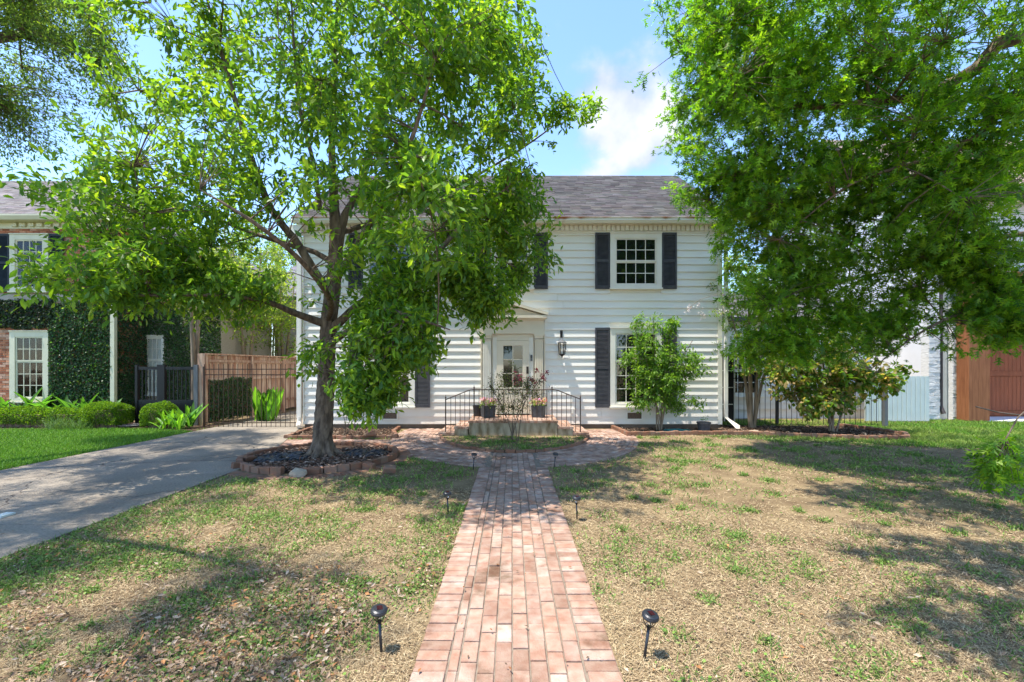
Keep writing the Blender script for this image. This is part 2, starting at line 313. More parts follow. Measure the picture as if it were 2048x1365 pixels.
def sheet(name, poly, z, m, parent=None, kind='structure', thick=None):
    b = MB()
    if thick: b.prism(poly, z - thick, z, 'z')
    else: b.add([(x, y, z) for x, y in poly], [tuple(range(len(poly)))])
    o = b.build(name, m, parent)
    if kind and not parent: o['kind'] = kind
    return o
LEAF_A = (np.array([(0, 0, 0), (0, .35, 0), (0, .68, -.02), (0, 1, -.08), (-.13, .33, .04), (.13, .33, .04), (-.19, .66, .04), (.19, .66, .04)]),
          np.array([(0, 1, 4), (0, 5, 1), (4, 1, 2), (4, 2, 6), (1, 5, 7), (1, 7, 2), (6, 2, 3), (2, 7, 3)]))
LEAF_S = (np.array([(0, 0, 0), (0, .5, -.03), (0, 1, -.06), (-.24, .5, .06), (.24, .5, .06)]), np.array([(0, 1, 3), (0, 4, 1), (3, 1, 2), (1, 4, 2)]))
def _oak():
    v = [(0, 0, 0), (.055, .45, .01), (-.055, .45, .01), (0, 1.05, -.05)]; t = [(0, 1, 2), (2, 1, 3)]
    for a, b, tx, ty in ((.1, .3, .27, .40), (.33, .56, .40, .72), (.58, .8, .22, 1.0)):
        for s in (-1, 1):
            k = len(v); v += [(0, a, 0), (0, b, 0), (s * tx, ty, .05)]; t.append((k, k + 1, k + 2) if s < 0 else (k, k + 2, k + 1))
    return np.array(v), np.array(t)
LEAF_O = _oak()
BLADE2 = (np.array([(-.5, 0, 0), (.5, 0, 0), (-.35, .55, .12), (.35, .55, .12), (0, 1, .38)]), np.array([(0, 1, 3), (0, 3, 2), (2, 3, 4)]))
BLADE1 = (np.array([(-.5, 0, 0), (.5, 0, 0), (0, 1, .0)]), np.array([(0, 1, 2)]))

F = 910.0
def X(px, d): return (px - 1024) * d / F
def Z(py, d): return 1.70 + (735 - py) * d / F

# ------------------------------------------------------------------ ground, driveway, walkways
SX, SY = 0.06, 11.6                      # centre of the half-round walk before the stoop
TREE = (-3.55, 8.5)                      # planted tree in its brick ring
def ell(s, t):                           # s 0 inner edge .. 1 outer edge
    a, b = 1.85 + 1.12 * s, 2.62 + 1.33 * s
    return SX + a * math.cos(t), SY - b * math.sin(t)
def in_walk(x, y):
    e1 = ((x - SX) / 2.99) ** 2 + ((y - SY) / 3.97) ** 2 < 1
    e0 = ((x - SX) / 1.83) ** 2 + ((y - SY) / 2.60) ** 2 < 1
    r = (e1 & ~e0 & (y < 12.55)) | ((np.abs(x - .02) < .555 + .05 * fbm(np.stack([x, y], 1), 2.4)) & (y < 8.2))
    side = (x > -5.3) & (x < -2.2) & (y > 9.35 - .0 * x) & (y < 10.62)
    ring = np.hypot(x - TREE[0], y - TREE[1]) < 1.64
    return r | side | ring
def in_drive(x, y): return (x > -8.33) & (x < np.where(y < 8.2, -4.5, -4.5 - (y - 8.2) * .31)) & (y < 22)
BED_R = [(2.78, 12.5), (2.88, 11.25), (4.4, 11.45), (6.0, 11.45), (7.2, 11.0), (8.3, 10.65), (9.3, 10.7), (9.75, 11.3), (9.6, 12.2), (9.3, 13.0), (5.9, 13.2), (5.8, 12.5)]
BED_L = [(-5.45, 12.5), (-5.35, 10.78), (-3.9, 10.72), (-2.75, 10.86), (-3.05, 11.7), (-3.1, 12.5)]
def inpoly(x, y, P):
    r = np.zeros(len(x), bool); k = len(P)
    for i in range(k):
        (x0, y0), (x1, y1) = P[i], P[(i + 1) % k]
        if y0 == y1: continue
        r ^= ((y0 > y) != (y1 > y)) & (x < (x1 - x0) * (y - y0) / (y1 - y0) + x0)
    return r
NBED = [(-16, 14.4), (-16, 12.3), (-11.2, 12.4), (-10.2, 12.55), (-8.36, 11.9), (-8.36, 13.4), (-10.4, 13.5), (-12.5, 14.4)]
def lush(x, y):
    a = np.clip((-8.2 - x) * 4, 0, 1)
    n = fbm(np.stack([x, y], 1), .9)
    line = 8.9 + np.clip(9 - x, 0, 20) * .55 + n * 1.2
    b = np.clip((y - line) * 1.1 + .2, 0, 1) * (x > 3)
    return np.maximum(a, b)

me = MB().add([(-500, -60, 0), (500, -60, 0), (500, 900, 0), (-500, 900, 0)], [(0, 1, 2, 3)])
g = me.build('lawn_ground', M['soil']); g['kind'] = 'structure'
gm = M['soil']; n_, l_ = gm.node_tree.nodes, gm.node_tree.links
# beyond the plots, and on the neighbours' lawns, the soil carries turf colour
p1 = [(-8.36, -3), (-8.36, 12.0), (-11.2, 12.4), (-16, 12.3), (-40, 12.3), (-40, -3)]
sheet('neighbour_lawn', p1, .004, M['turf'])
sheet('side_lawn', [(4.4, 11.45), (6.0, 11.43), (7.2, 10.98), (8.3, 10.63), (9.32, 10.68), (9.8, 11.3), (9.6, 13.9), (13.2, 13.9), (13.2, 14.7), (40, 14.7), (40, 9.4), (12, 9.2), (9, 9.6), (6, 10.6)], .004, M['turf'])
far = sheet('distant_ground', [(-60, 22), (60, 22), (60, 120), (-60, 120)], .006, M['turf'])
drv = setting('driveway', (-6.4, 8, 0))
ys = [-3, 1.6, 4.85, 8.55, 12.55]
for i in range(4):
    a, b = ys[i] + .006, ys[i + 1] - .006
    xr = lambda y: -4.5 if y < 8.2 else -4.5 - (y - 8.2) * .31
    pl = [(-8.33, a), (xr(a), a)] + ([(xr(8.2), 8.2)] if a < 8.2 < b else []) + [(xr(b), b), (-8.33, b)]
    sheet('concrete_slab', pl, .022, M['concrete'], drv, thick=.1)
sheet('concrete_slab', [(-8.33, 12.56), (-5.85, 12.56), (-5.85, 22), (-8.33, 22)], .022, M['concrete'], drv, thick=.1)
sheet('neighbour_driveway', [(14.9, 14.25), (30, 13.2), (30, 15.5), (14.9, 15.5)], .02, M['whitewall'], thick=.1)

def brick_mesh(name, L, W, H=.05, c=.004):
    x, y = L / 2, W / 2
    v = [(-x, -y, -H), (x, -y, -H), (x, y, -H), (-x, y, -H), (-x, -y, -c), (x, -y, -c), (x, y, -c), (-x, y, -c), (-x + c, -y + c, 0), (x - c, -y + c, 0), (x - c, y - c, 0), (-x + c, y - c, 0)]
    f = [(0, 1, 5, 4), (1, 2, 6, 5), (2, 3, 7, 6), (3, 0, 4, 7), (4, 5, 9, 8), (5, 6, 10, 9), (6, 7, 11, 10), (7, 4, 8, 11), (8, 9, 10, 11)]
    b = MB().add(v, f); return b.mesh(name)
_bt = brick_mesh('b', 1, 1); 
BT = (np.array([(-.5, -.5, -1), (.5, -.5, -1), (.5, .5, -1), (-.5, .5, -1), (-.5, -.5, -.08), (.5, -.5, -.08), (.5, .5, -.08), (-.5, .5, -.08), (-.47, -.46, 0), (.47, -.46, 0), (.47, .46, 0), (-.47, .46, 0)]),
      np.array([t for q in [(0, 1, 5, 4), (1, 2, 6, 5), (2, 3, 7, 6), (3, 0, 4, 7), (4, 5, 9, 8), (5, 6, 10, 9), (6, 7, 11, 10), (7, 4, 8, 11), (8, 9, 10, 11)] for t in ((q[0], q[1], q[2]), (q[0], q[2], q[3]))]))
def brick_soup(name, items, parent, m, H=.05):
    """items: x, y, z, length, width, angle"""
    a = np.array(items); k = len(a); c, s = np.cos(a[:, 5]), np.sin(a[:, 5]); R = np.zeros((k, 3, 3))
    R[:, 0, 0] = c * a[:, 3]; R[:, 1, 0] = s * a[:, 3]; R[:, 0, 1] = -s * a[:, 4]; R[:, 1, 1] = c * a[:, 4]; R[:, 2, 2] = H
    r = rng.random((k, 1)); C = .75 + .5 * rng.random((k, 1)) + np.array([[.02, -.02, -.03]]) * r * 2
    C = np.where(r > .82, C * np.array([[1.05, 1.2, 1.3]]), C)
    return soup_obj(name, [soup(BT[0], BT[1], R, a[:, :3], C)], m, parent)

walk = setting('brick_walkway', (0.02, 5, 0))
sheet('joint_sand', [(-.55, 1.2), (.6, 1.2), (.6, 8.6), (-.55, 8.6)], .006, M['joint'], walk, None)
P_ = .0956; items = []
x0 = -.552
y = 1.9; i = 0
while y < 7.72:
    for xc in (x0 + .093, x0 + 1.152 - .093):
        items.append((xc + random.uniform(-.004, .004), y, .016 + random.uniform(-.003, .003), .183, P_ - .009, random.uniform(-.012, .012)))
    y += P_
for c in range(8):
    wdt = .060 if c == 0 else .1005
    xc = x0 + .19 + (.030 if c == 0 else .064 + .1005 * (c - .5))
    y = 1.85 + (c % 2) * .096 + random.uniform(-.02, .02)
    while y < 9.02:
        L = .192 + random.uniform(-.006, .006)
        edge = SY - 2.62 * math.sqrt(max(0, 1 - ((xc - SX) / 1.85) ** 2))
        if y + L / 2 < edge + .02 and y > 1.9:
            items.append((xc + random.uniform(-.002, .002), y, .016 + random.uniform(-.005, .004), L - .009, wdt - .009, math.pi / 2 + random.uniform(-.012, .012)))
        y += L
items.sort(key=lambda t: t[1])
hm = brick_mesh('header_brick', .183, P_ - .009); smesh = brick_mesh('stretcher_brick', .184, .0915); nmesh = brick_mesh('narrow_brick', .184, .051)
for it in items[:300]:
    me = hm if abs(it[5]) < .5 else (nmesh if it[4] < .07 else smesh)
    piece('brick', me, it[:3], walk, (random.uniform(-.01, .01), random.uniform(-.01, .01), it[5]), m=M['brick'])
brick_soup('paving_bricks', items[300:], walk, M['brickt'])

cwalk = setting('curved_brick_walkway', (SX, 9, 0))
pl = [ell(1.0, t) for t in np.linspace(-.22, math.pi + .22, 50)] + [ell(0.0, t) for t in np.linspace(math.pi + .3, -.3, 50)]
pl = [(x, min(y, 12.55)) for x, y in pl]
sheet('joint_sand', pl, .005, M['joint'], cwalk, None)
items = []
for r in range(12):
    s = (r + .5) / 12; t = -.25 + (r % 2) * .02
    while t < math.pi + .25:
        x, y = ell(s, t); x2, y2 = ell(s, t + .001); sp = math.hypot(x2 - x, y2 - y) / .001
        L = .10 if r == 11 else .192
        dt = L / sp; xm, ym = ell(s, t + dt / 2); xa, ya = ell(s, t); xb, yb = ell(s, t + dt)
        if r == 11: pass
        ang = math.atan2(yb - ya, xb - xa)
        i1 = ell((r + 1) / 12, t + dt / 2); i0 = ell(r / 12, t + dt / 2); wd = math.hypot(i1[0] - i0[0], i1[1] - i0[1])
        if ym < 12.5 and not (abs(xm - .02) < .63 and ym < 7.68) and not (abs(xm - .028) < .50 and ym < 9.3):
            items.append((xm, ym, .014 + random.uniform(-.003, .003), L - .01, wd - .009, ang))
        t += dt
brick_soup('paving_bricks', items, cwalk, M['brickt'])

swalk = setting('side_brick_path', (-4, 10, 0))
sheet('joint_sand', [(-5.3, 9.3), (-2.2, 9.3), (-2.2, 10.7), (-5.5, 10.7)], .003, M['joint'], swalk, None)
items = []
for r in range(14):
    y = 9.38 + r * .094; x = -5.2 - (y - 9.3) * .25 + (r % 2) * .095
    while x < -2.1:
        if math.hypot(x - TREE[0], y - TREE[1]) > 1.5 and ((x - SX) / 2.99) ** 2 + ((y - SY) / 3.97) ** 2 > 1.03:
            items.append((x, y, .012 + random.uniform(-.004, .004), .183, .085, random.uniform(-.02, .02)))
        x += .192
brick_soup('paving_bricks', items, swalk, M['brickt'])

apron = setting('brick_apron', (*TREE, 0))
am = brick_mesh('apron_brick', .1, .20)
for k in range(92):
    t = k / 92 * 2 * math.pi
    piece('brick', am, (TREE[0] + 1.52 * math.cos(t), TREE[1] + 1.52 * math.sin(t), .016 + random.uniform(-.008, .004)), apron, (0, 0, t + math.pi / 2 + random.uniform(-.03, .03)), m=M['oldbrick'])

# ------------------------------------------------------------------ edgings
def edging(label, group, pts, L, W, H, closed=False, jitter=.012, name='brick_edging', m=None):
    cx_, cy_ = np.mean([p[0] for p in pts]), np.mean([p[1] for p in pts])
    o = thing(name, label, 'edging', (cx_, cy_, 0), group)
    me = brick_mesh('edging_brick', L - .008, W, H + .05, .006)
    P = [Vector((*p, 0)) for p in pts] + ([Vector((*pts[0], 0))] if closed else [])
    acc = 0.0
    for a, b in zip(P, P[1:]):
        d = (b - a); ln = max(d.length, 1e-6); u = d / ln; t = acc
        while t < ln:
            q = a + u * t
            piece('brick', me, (q.x + random.uniform(-jitter, jitter) * .5, q.y + random.uniform(-jitter, jitter), H + random.uniform(-jitter, jitter)), o,
                  (random.uniform(-.05, .05), random.uniform(-.05, .05), math.atan2(u.y, u.x) + random.uniform(-.06, .06)), m=m or M['oldbrick'])
            t += L
        acc = t - ln
    return o
edging('low curved mossy brick edging round the grass island before the stoop', 'brick edgings of the beds', [ell(-.02, t) for t in np.linspace(-.08, math.pi + .08, 34)], .2, .065, .065)
edging('straight red brick edging along the mulch bed right of the stoop', 'brick edgings of the beds', BED_R[0:10], .125, .10, .10)
edging('brick edging round the small bed under the left window', 'brick edgings of the beds', BED_L, .13, .09, .09)
ring = thing('tree_ring', 'raised oval ring of old bricks around the trunk of the front tree', 'planter', (*TREE, 0), 'brick edgings of the beds')
b1 = brick_mesh('ring_brick', .088, .10, .22, .006); b2 = brick_mesh('ring_block', .19, .095, .20, .008)
t = 0.0
while t < 2 * math.pi:
    front = math.sin(t) < .05
    if front and 3.75 < t < 4.7 and random.random() < .25: t += .16; continue
    r = 1.34; L = .2 if front else .096
    if front and t > 5.0 and random.random() < .5: L = .2
    x, y = TREE[0] + r * math.cos(t + L / r / 2), TREE[1] + r * .95 * math.sin(t + L / r / 2)
    piece('brick', b2 if front else b1, (x, y, .105 + random.uniform(-.012, .012)), ring, (random.uniform(-.08, .08), random.uniform(-.08, .08), t + math.pi / 2 + random.uniform(-.07, .07)), m=M['oldbrick'])
    t += L / r
for (px, py, rz, rx) in ((780, 948, .4, .5), (738, 940, -.3, .1), (628, 950, .2, .25), (500, 925, 1.2, .3), (478, 938, .9, .1)):
    d = 1547 / (py - 735)
    piece('brick', b2, (X(px, d), d, .11), ring, (rx, .1, rz), m=M['oldbrick'])
def rock(label, loc, s, seed, m='stone', name='rock'):
    me = bpy.data.meshes.new(name); import bmesh
    bm = bmesh.new(); bmesh.ops.create_icosphere(bm, subdivisions=2, radius=1)
    r = random.Random(seed)
    for v in bm.verts: v.co = Vector((v.co.x * s[0], v.co.y * s[1], v.co.z * s[2])) * (1 + r.uniform(-.14, .14))
    bm.to_mesh(me); bm.free()
    o = link(name, me, M[m]); o.location = loc; o['label'] = label; o['category'] = 'stone'; return o
rock('tan rounded stone leaning on the front of the brick tree ring', (X(597, 7.05), 7.05, .05), (.13, .1, .09), 3)
rock('pale flat stone lying in the mulch bed behind its brick edging', (X(1507, 11.6), 11.6, .04), (.16, .1, .06), 4)
rock('broken brick lump on the edging of the left window bed', (X(742, 10.75), 10.75, .12), (.13, .09, .07), 5, 'oldbrick')

# ------------------------------------------------------------------ roof covering made of shingle tabs
def shingle_field(name, x0, x1, e, r, parent, base=(.16, .15, .155), expo=.14, tab=.30, hip=0):
    X1 = x1
    """e, r: (y, z) of eave and ridge line"""
    ey, ez = e; ry, rz = r; L = math.hypot(ry - ey, rz - ez); u = np.array([0, (ry - ey) / L, (rz - ez) / L]); nrm = np.array([0, -u[2], u[1]]) if ry > ey else np.array([0, -u[2], u[1]]) * -1
    n_r = int(L / expo); P = []; S = []
    for k in range(n_r + 1):
        x1 = X1 - hip * k / n_r
        off = random.random() * tab; nx = int((x1 - x0) / tab) + 2
        for j in range(nx):
            a = max(x0, x0 + j * tab - off); b = min(x1, x0 + (j + 1) * tab - off)
            if b - a < .03: continue
            P.append(((a + b) / 2, k * expo)); S.append(b - a - .006)
    P = np.array(P); S = np.array(S); k = len(P)
    lift = .006 + rng.random(k) * .008
    T = np.array([(-.5, 0, -1.2), (.5, 0, -1.2), (-.5, 0, 1), (.5, 0, 1), (-.5, 1.12, .0), (.5, 1.12, .0)])
    tt = np.array([(0, 1, 3), (0, 3, 2), (2, 3, 5), (2, 5, 4)])
    R = np.zeros((k, 3, 3)); R[:, 0, 0] = S; R[:, :, 1] = u * expo; R[:, :, 2] = nrm[None] * lift[:, None]
    pos = np.array([0, ey, ez]) + P[:, 1:2] * u; pos[:, 0] = P[:, 0]
    v = .7 + .55 * rng.random((k, 1)); C = np.array(base)[None] * v * (1 + .12 * (rng.random((k, 3)) - .5)) * (.85 + .4 * fbm(np.stack([P[:, 0], P[:, 1]], 1), .6)[:, None])
    return soup_obj(name, [soup(T, tt, R, pos, C)], M['roof'], parent)

# ------------------------------------------------------------------ windows and shutters
PM = {}
def window(parent, cx, z0, z1, W, yf, cols, rows, trim, pane_m, casing=.135, sill=True, blinds=False, name='window', open_=(.05, .03)):
    """yf: plane of the sheathing; rows: pane rows of upper and lower sash"""
    x0, x1 = cx - W / 2, cx + W / 2
    fb = MB()
    fb.box(x0, x0 + casing, yf - .075, yf, z0, z1).box(x1 - casing, x1, yf - .075, yf, z0, z1)
    fb.box(x0 + casing, x1 - casing, yf - .072, yf, z1 - casing, z1).box(x0 + casing, x1 - casing, yf - .078, yf, z0, z0 + casing * .6)
    fb.box(x0 - .01, x1 + .01, yf - .098, yf, z1 + .001, z1 + .03)
    fr = fb.build(name, M[trim], parent)
    if sill: B(x0 - .02, x1 + .02, yf - .12, yf, z0 - .045, z0 - .002).build('sill', M[trim], fr)
    a0, a1, b0, b1 = x0 + casing + .002, x1 - casing - .002, z0 + casing * .6 + .002, z1 - casing - .002
    zm = b0 + (b1 - b0) * rows[1] / (rows[0] + rows[1]); st = .042
    for (s0, s1, nr, yy) in ((zm, b1, rows[0], yf - .052), (b0, zm - .001, rows[1], yf - .040)):
        sb = MB(); sb.box(a0, a0 + st, yy, yy + .03, s0, s1).box(a1 - st, a1, yy, yy + .03, s0, s1)
        sb.box(a0 + st, a1 - st, yy, yy + .03, s0, s0 + st * 1.0).box(a0 + st, a1 - st, yy, yy + .03, s1 - st * .8, s1)
        c0, c1, d0, d1 = a0 + st, a1 - st, s0 + st, s1 - st * .8; pw, ph = (c1 - c0) / cols, (d1 - d0) / nr
        for i in range(1, cols): sb.box(c0 + i * pw - .010, c0 + i * pw + .010, yy + .004, yy + .026, d0, d1)
        for j in range(1, nr): sb.box(c0, c1, yy + .006, yy + .024, d0 + j * ph - .010, d0 + j * ph + .010)
        sb.build('sash', M[trim], fr)
        key = (round(pw, 3), round(ph, 3), pane_m)
        if key not in PM: PM[key] = B(-pw / 2 + .008, pw / 2 - .008, -.002, .002, -ph / 2 + .008, ph / 2 - .008).mesh('pane')
        for i in range(cols):
            for j in range(nr):
                piece('pane', PM[key], (c0 + (i + .5) * pw, yy + .015, d0 + (j + .5) * ph), fr, (random.uniform(-.012, .012), 0, random.uniform(-.012, .012)), m=M[pane_m])
    if blinds:
        bb = MB(); z = b0 + .03
        while z < b1: bb.box(a0, a1, yf + .02, yf + .055, z, z + .035); z += .055
        bb.build('blind', M['blind'], fr, stuff=True)
    return fr
def shutter(parent, x0, x1, z0, z1, yf, m='shutter', name='shutter', gaps=True):
    w, e = .052, .07; zm = (z0 + z1) / 2; y0, y1 = yf - .072, yf - .037
    b = MB(); b.box(x0, x0 + w, y0, y1, z0, z1).box(x1 - w, x1, y0, y1, z0, z1)
    for a, c in ((z0, z0 + e * 1.3), (zm - e / 2, zm + e / 2), (z1 - e, z1)): b.box(x0 + w, x1 - w, y0 + .002, y1 - .002, a, c)
    s = b.build(name, M[m], parent)
    lb = MB()
    for a, c in ((z0 + e * 1.3, zm - e / 2), (zm + e / 2, z1 - e)):
        z = a + .006
        while z < c - .02:
            lb.add([(x0 + w, y0 + .006, z), (x1 - w, y0 + .006, z), (x1 - w, y1 - .004, z + .034), (x0 + w, y1 - .004, z + .034), (x0 + w, y0 + .010, z - .005), (x1 - w, y0 + .010, z - .005), (x1 - w, y1 - .001, z + .029), (x0 + w, y1 - .001, z + .029)],
                   [(0, 1, 2, 3), (7, 6, 5, 4), (0, 4, 5, 1), (3, 2, 6, 7)]); z += .036
    lb.box(x0 + w, x1 - w, y1 - .0008, y1 + .002, z0 + .01, z1 - .01)
    lb.build('louvers', M[m], s, stuff=True); return s

# ------------------------------------------------------------------ the white house
D = 12.62
house = thing('white_house', 'two storey white clapboard house with grey gable roof and charcoal shutters', 'house', (0, D + 4, 0))
HX0, HX1 = -5.76, 5.80
wb = MB(); wb.box(HX0, HX1, D, 20.6, 0.12, 5.62); wb.prism([(D - .02, 5.62), (20.62, 5.62), (16.55, 8.44)], HX0, HX1, 'x'); wb.build('wall', M['trim'], house)
B(HX0 + .02, HX1 - .02, D - .012, 20.55, 0, .119).build('foundation', M['base'], house)
wins = []
for cx_, w_ in ((X(1270.7, D), 1.42), (X(1024.5, D), 1.18), (X(779.5, D), 1.42)):
    wins.append((cx_, w_, Z(577, D), Z(468.5, D), 4 if w_ > 1.3 else 3, (2, 2)))
for cx_ in (X(1270.7, D), X(779.5, D)): wins.append((cx_, 1.42, Z(813, D), Z(657.6, D), 4, (2, 3)))
DOOR = (-.86, .90, .38, 3.10)
holes = [(c - w / 2 - .0, c + w / 2 + .0, z0 - .045, z1 + .03) for c, w, z0, z1, _, _ in wins] + [DOOR]
for (c, w, z0, z1, nc, rw) in wins:
    window(house, c, z0, z1, w, D, nc, rw, 'trim', 'glass')
    sw = .41 if w > 1.3 else .39
    for s in (-1, 1):
        xa = c + s * (w / 2 + .005 + sw / 2)
        shutter(house, xa - sw / 2, xa + sw / 2, z0 - .03, z1 + .02, D - .004)
# clapboards: one shared profile, cut at the openings
RV = .2005; prof = [(0, .0), (-.038, .0), (-.038, .008), (-.005, RV + .012), (0, RV + .012)]
bmesh_board = MB().prism([(p[0], p[1]) for p in prof], -.5, .5, 'x').mesh('siding_board')
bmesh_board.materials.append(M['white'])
k = 0
while .13 + RV * k < 5.40:
    z = .13 + RV * k; cuts = [(HX0 + .02, HX1 - .11)]
    for (a, b, c0, c1) in holes:
        if z + RV > c0 + .03 and z < c1 - .03:
            nw = []
            for (p, q) in cuts:
                if b <= p or a >= q: nw.append((p, q)); continue
                if a > p: nw.append((p, a))
                if b < q: nw.append((b, q))
            cuts = nw
    # one or two butt joints per course
    out = []
    for (p, q) in cuts:
        if q - p > 3.4:
            c = p + (q - p) * random.uniform(.3, .7); out += [(p, c - .003), (c + .003, q)]
        else: out.append((p, q))
    for (p, q) in out:
        if q - p < .02: continue
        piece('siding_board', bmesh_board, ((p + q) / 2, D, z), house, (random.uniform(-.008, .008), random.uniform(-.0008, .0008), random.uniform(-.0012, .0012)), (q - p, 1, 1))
    k += 1
# corner boards, frieze, dentils, cornice
B(HX1 - .108, HX1 + .012, D - .048, D + .1, .12, 5.40).build('corner_board', M['trim'], house)
B(HX0 - .012, HX0 + .018, D - .048, D + .1, .12, 5.40).build('corner_board', M['trim'], house)
B(HX0 - .01, HX1 + .01, D - .05, D, 5.402, 5.62).build('frieze', M['trim'], house)
dm = MB().box(-.048, .048, -.055, 0, -.075, .075).mesh('dentil')
x = HX0 + .1
while x < HX1 - .05:
    piece('dentil', dm, (x, D - .051, 5.535), house, m=M['trim']); x += .128
B(HX0 - .15, HX1 + .15, D - .26, D + .02, 5.622, 5.70).build('soffit', M['trim'], house)
B(HX0 - .12, HX1 + .12, D - .15, D - .002, 5.612, 5.6215).build('bed_moulding', M['trim'], house)
gp = [(D - .262, 5.60), (D - .33, 5.60), (D - .372, 5.67), (D - .36, 5.70), (D - .385, 5.745), (D - .372, 5.752), (D - .345, 5.71), (D - .27, 5.71)]
MB().prism([(p[0], p[1]) for p in gp], HX0 - .17, HX1 + .17, 'x').build('gutter', M['gutter'], house)
rf = MB().prism([(D - .30, 5.715), (16.5, 8.60), (20.9, 5.73), (20.9, 5.62), (16.5, 8.48), (D - .25, 5.701)], HX0 - .2, HX1 + .2, 'x').build('roof', M['shutter'], house)
shingle_field('shingles', HX0 - .21, HX1 + .21, (D - .345, 5.735), (16.5, 8.63), rf, (.108, .098, .094))
rc = MB().prism([(16.34, 8.53), (16.5, 8.662), (16.66, 8.53)], -.14, .14, 'x').mesh('ridge_cap')
x = HX0 - .05
while x < HX1 + .2: piece('ridge_cap', rc, (x, 16.5, 8.6 * 0), rf, (0, .03, 0), m=M['darkpipe']); x += .2
for x_ in (HX0 - .2, HX1 + .2):
    MB().prism([(D - .32, 5.60), (D - .32, 5.70), (16.5, 8.57), (20.9, 5.70), (20.9, 5.58), (16.5, 8.43)], x_ - .015, x_ + .015, 'x').build('rake_board', M['trim'], house)
# downspouts
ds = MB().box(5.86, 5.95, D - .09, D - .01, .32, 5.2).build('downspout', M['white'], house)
MB().add([(5.86, D - .09, .32), (5.95, D - .09, .32), (5.95, D - .01, .32), (5.86, D - .01, .32), (6.02, D - .42, .05), (6.11, D - .42, .05), (6.13, D - .38, .13), (6.04, D - .38, .13)],
         [(0, 1, 5, 4), (1, 2, 6, 5), (2, 3, 7, 6), (3, 0, 4, 7), (4, 5, 6, 7), (0, 3, 2, 1)]).build('outlet', M['white'], ds)
MB().prism([(5.74, 5.37), (6.00, 5.37), (6.06, 5.58), (5.70, 5.58)], D - .28, D - .052, 'y').build('conductor_head', M['white'], ds)
MB().box(5.80, 5.98, D - .2, D - .05, 5.2, 5.368).build('outlet', M['white'], ds)
ds = MB().box(-5.93, -5.81, D - .1, D - .0, .30, 5.3).build('downspout', M['white'], house)
MB().tube([(-5.87, D - .05, .34), (-5.87, D - .06, .18), (-5.82, D - .22, .08)], [.06, .062, .06], 10).build('outlet', M['white'], ds)
MB().prism([(-6.02, 5.33), (-5.76, 5.33), (-5.70, 5.56), (-6.06, 5.56)], D - .28, D - .052, 'y').build('conductor_head', M['white'], ds)
# foundation vents
for cx_, zc_ in ((X(780.5, D), .36), (X(1268, D), .36)):
    v = MB(); w, h = .215, .105
    v.box(cx_ - w, cx_ + w, D - .056, D - .03, zc_ + h - .02, zc_ + h).box(cx_ - w, cx_ + w, D - .056, D - .03, zc_ - h, zc_ - h + .02).box(cx_ - w, cx_ - w + .02, D - .056, D - .03, zc_ - h + .02, zc_ + h - .02).box(cx_ + w - .02, cx_ + w, D - .056, D - .03, zc_ - h + .02, zc_ + h - .02)
    vo = v.build('foundation_vent', M['trim'], house)
    B(cx_ - w + .02, cx_ + w - .02, D - .047, D - .039, zc_ - h + .02, zc_ + h - .02).build('mesh_screen', M['vent'], vo)
# door surround
sur = MB(); cxd = .025
sur.box(cxd - .58, cxd + .58, D - .05, D + .01, .40, 2.62)
sur.build('door_frame_backing', M['cream'], house)
for s in (-1, 1):
    x = cxd + s * .715
    pb = MB(); pb.box(x - .115, x + .115, D - .10, D + .01, .52, 2.43)
    for j in range(5): pb.box(x - .088 + j * .044 - .013, x - .088 + j * .044 + .013, D - .113, D - .101, .62, 2.36)
    p = pb.build('pilaster', M['trim' if s < 0 else 'cream'], house)
    B(x - .135, x + .135, D - .125, D + .01, .385, .519).build('pilaster_base', M['trim'], p)
    MB().box(x - .14, x + .14, D - .14, D + .01, 2.56, 2.62).box(x - .125, x + .125, D - .12, D + .01, 2.49, 2.559).box(x - .13, x + .13, D - .125, D + .01, 2.43, 2.46).build('capital', M['cream'], p)
    B(cxd + s * .50 - .055, cxd + s * .50 + .055, D - .075, D - .0505, .40, 2.52).build('door_jamb', M['trim'], house)
    B(cxd + s * .86, cxd + s * .89, D - .09, D + .01, .385, 2.62).build('door_jamb', M['cream'], house)
en = MB().box(cxd - .87, cxd + .87, D - .12, D + .01, 2.621, 2.76).box(cxd - .85, cxd + .85, D - .10, D + .01, 2.761, 3.0).box(cxd - .445, cxd + .445, D - .08, D - .051, 2.44, 2.60)
en.build('entablature', M['cream'], house)
pd = MB()
pd.box(cxd - .93, cxd + .93, D - .24, D + .01, 3.04, 3.12).box(cxd - .89, cxd + .89, D - .17, D + .01, 3.001, 3.039)
pd.prism([(cxd - .84, 3.121), (cxd + .84, 3.121), (cxd, 3.38)], D - .11, D + .01, 'y')
for s in (-1, 1):
    pd.prism([(cxd + s * .95, 3.121), (cxd, 3.40), (cxd, 3.48), (cxd + s * .97, 3.19)][::s], D - .25, D + .01, 'y')
pd.build('pediment', M['cream'], house)
dr = B(cxd - .443, cxd + .443, D - .068, D - .051, .42, 2.43).build('door', M['cream'], house)
db = MB()
gx0, gx1, gz0, gz1 = cxd - .265, cxd + .265, 1.14, 2.30
db.box(cxd - .443, gx0, D - .092, D - .0682, .42, 2.43).box(gx1, cxd + .443, D - .092, D - .0682, .42, 2.43).box(gx0, gx1, D - .092, D - .0682, gz1, 2.43).box(gx0, gx1, D - .092, D - .0682, 1.0, gz0).box(gx0, gx1, D - .092, D - .0682, .42, .58)
db.box(gx0 + .05, gx1 - .05, D - .086, D - .0684, .63, .95)
db.box(cxd - .012, cxd + .012, D - .089, D - .0683, gz0, gz1)
ph = (gz1 - gz0) / 3
for j in (1, 2): db.box(gx0, gx1, D - .087, D - .0685, gz0 + j * ph - .012, gz0 + j * ph + .012)
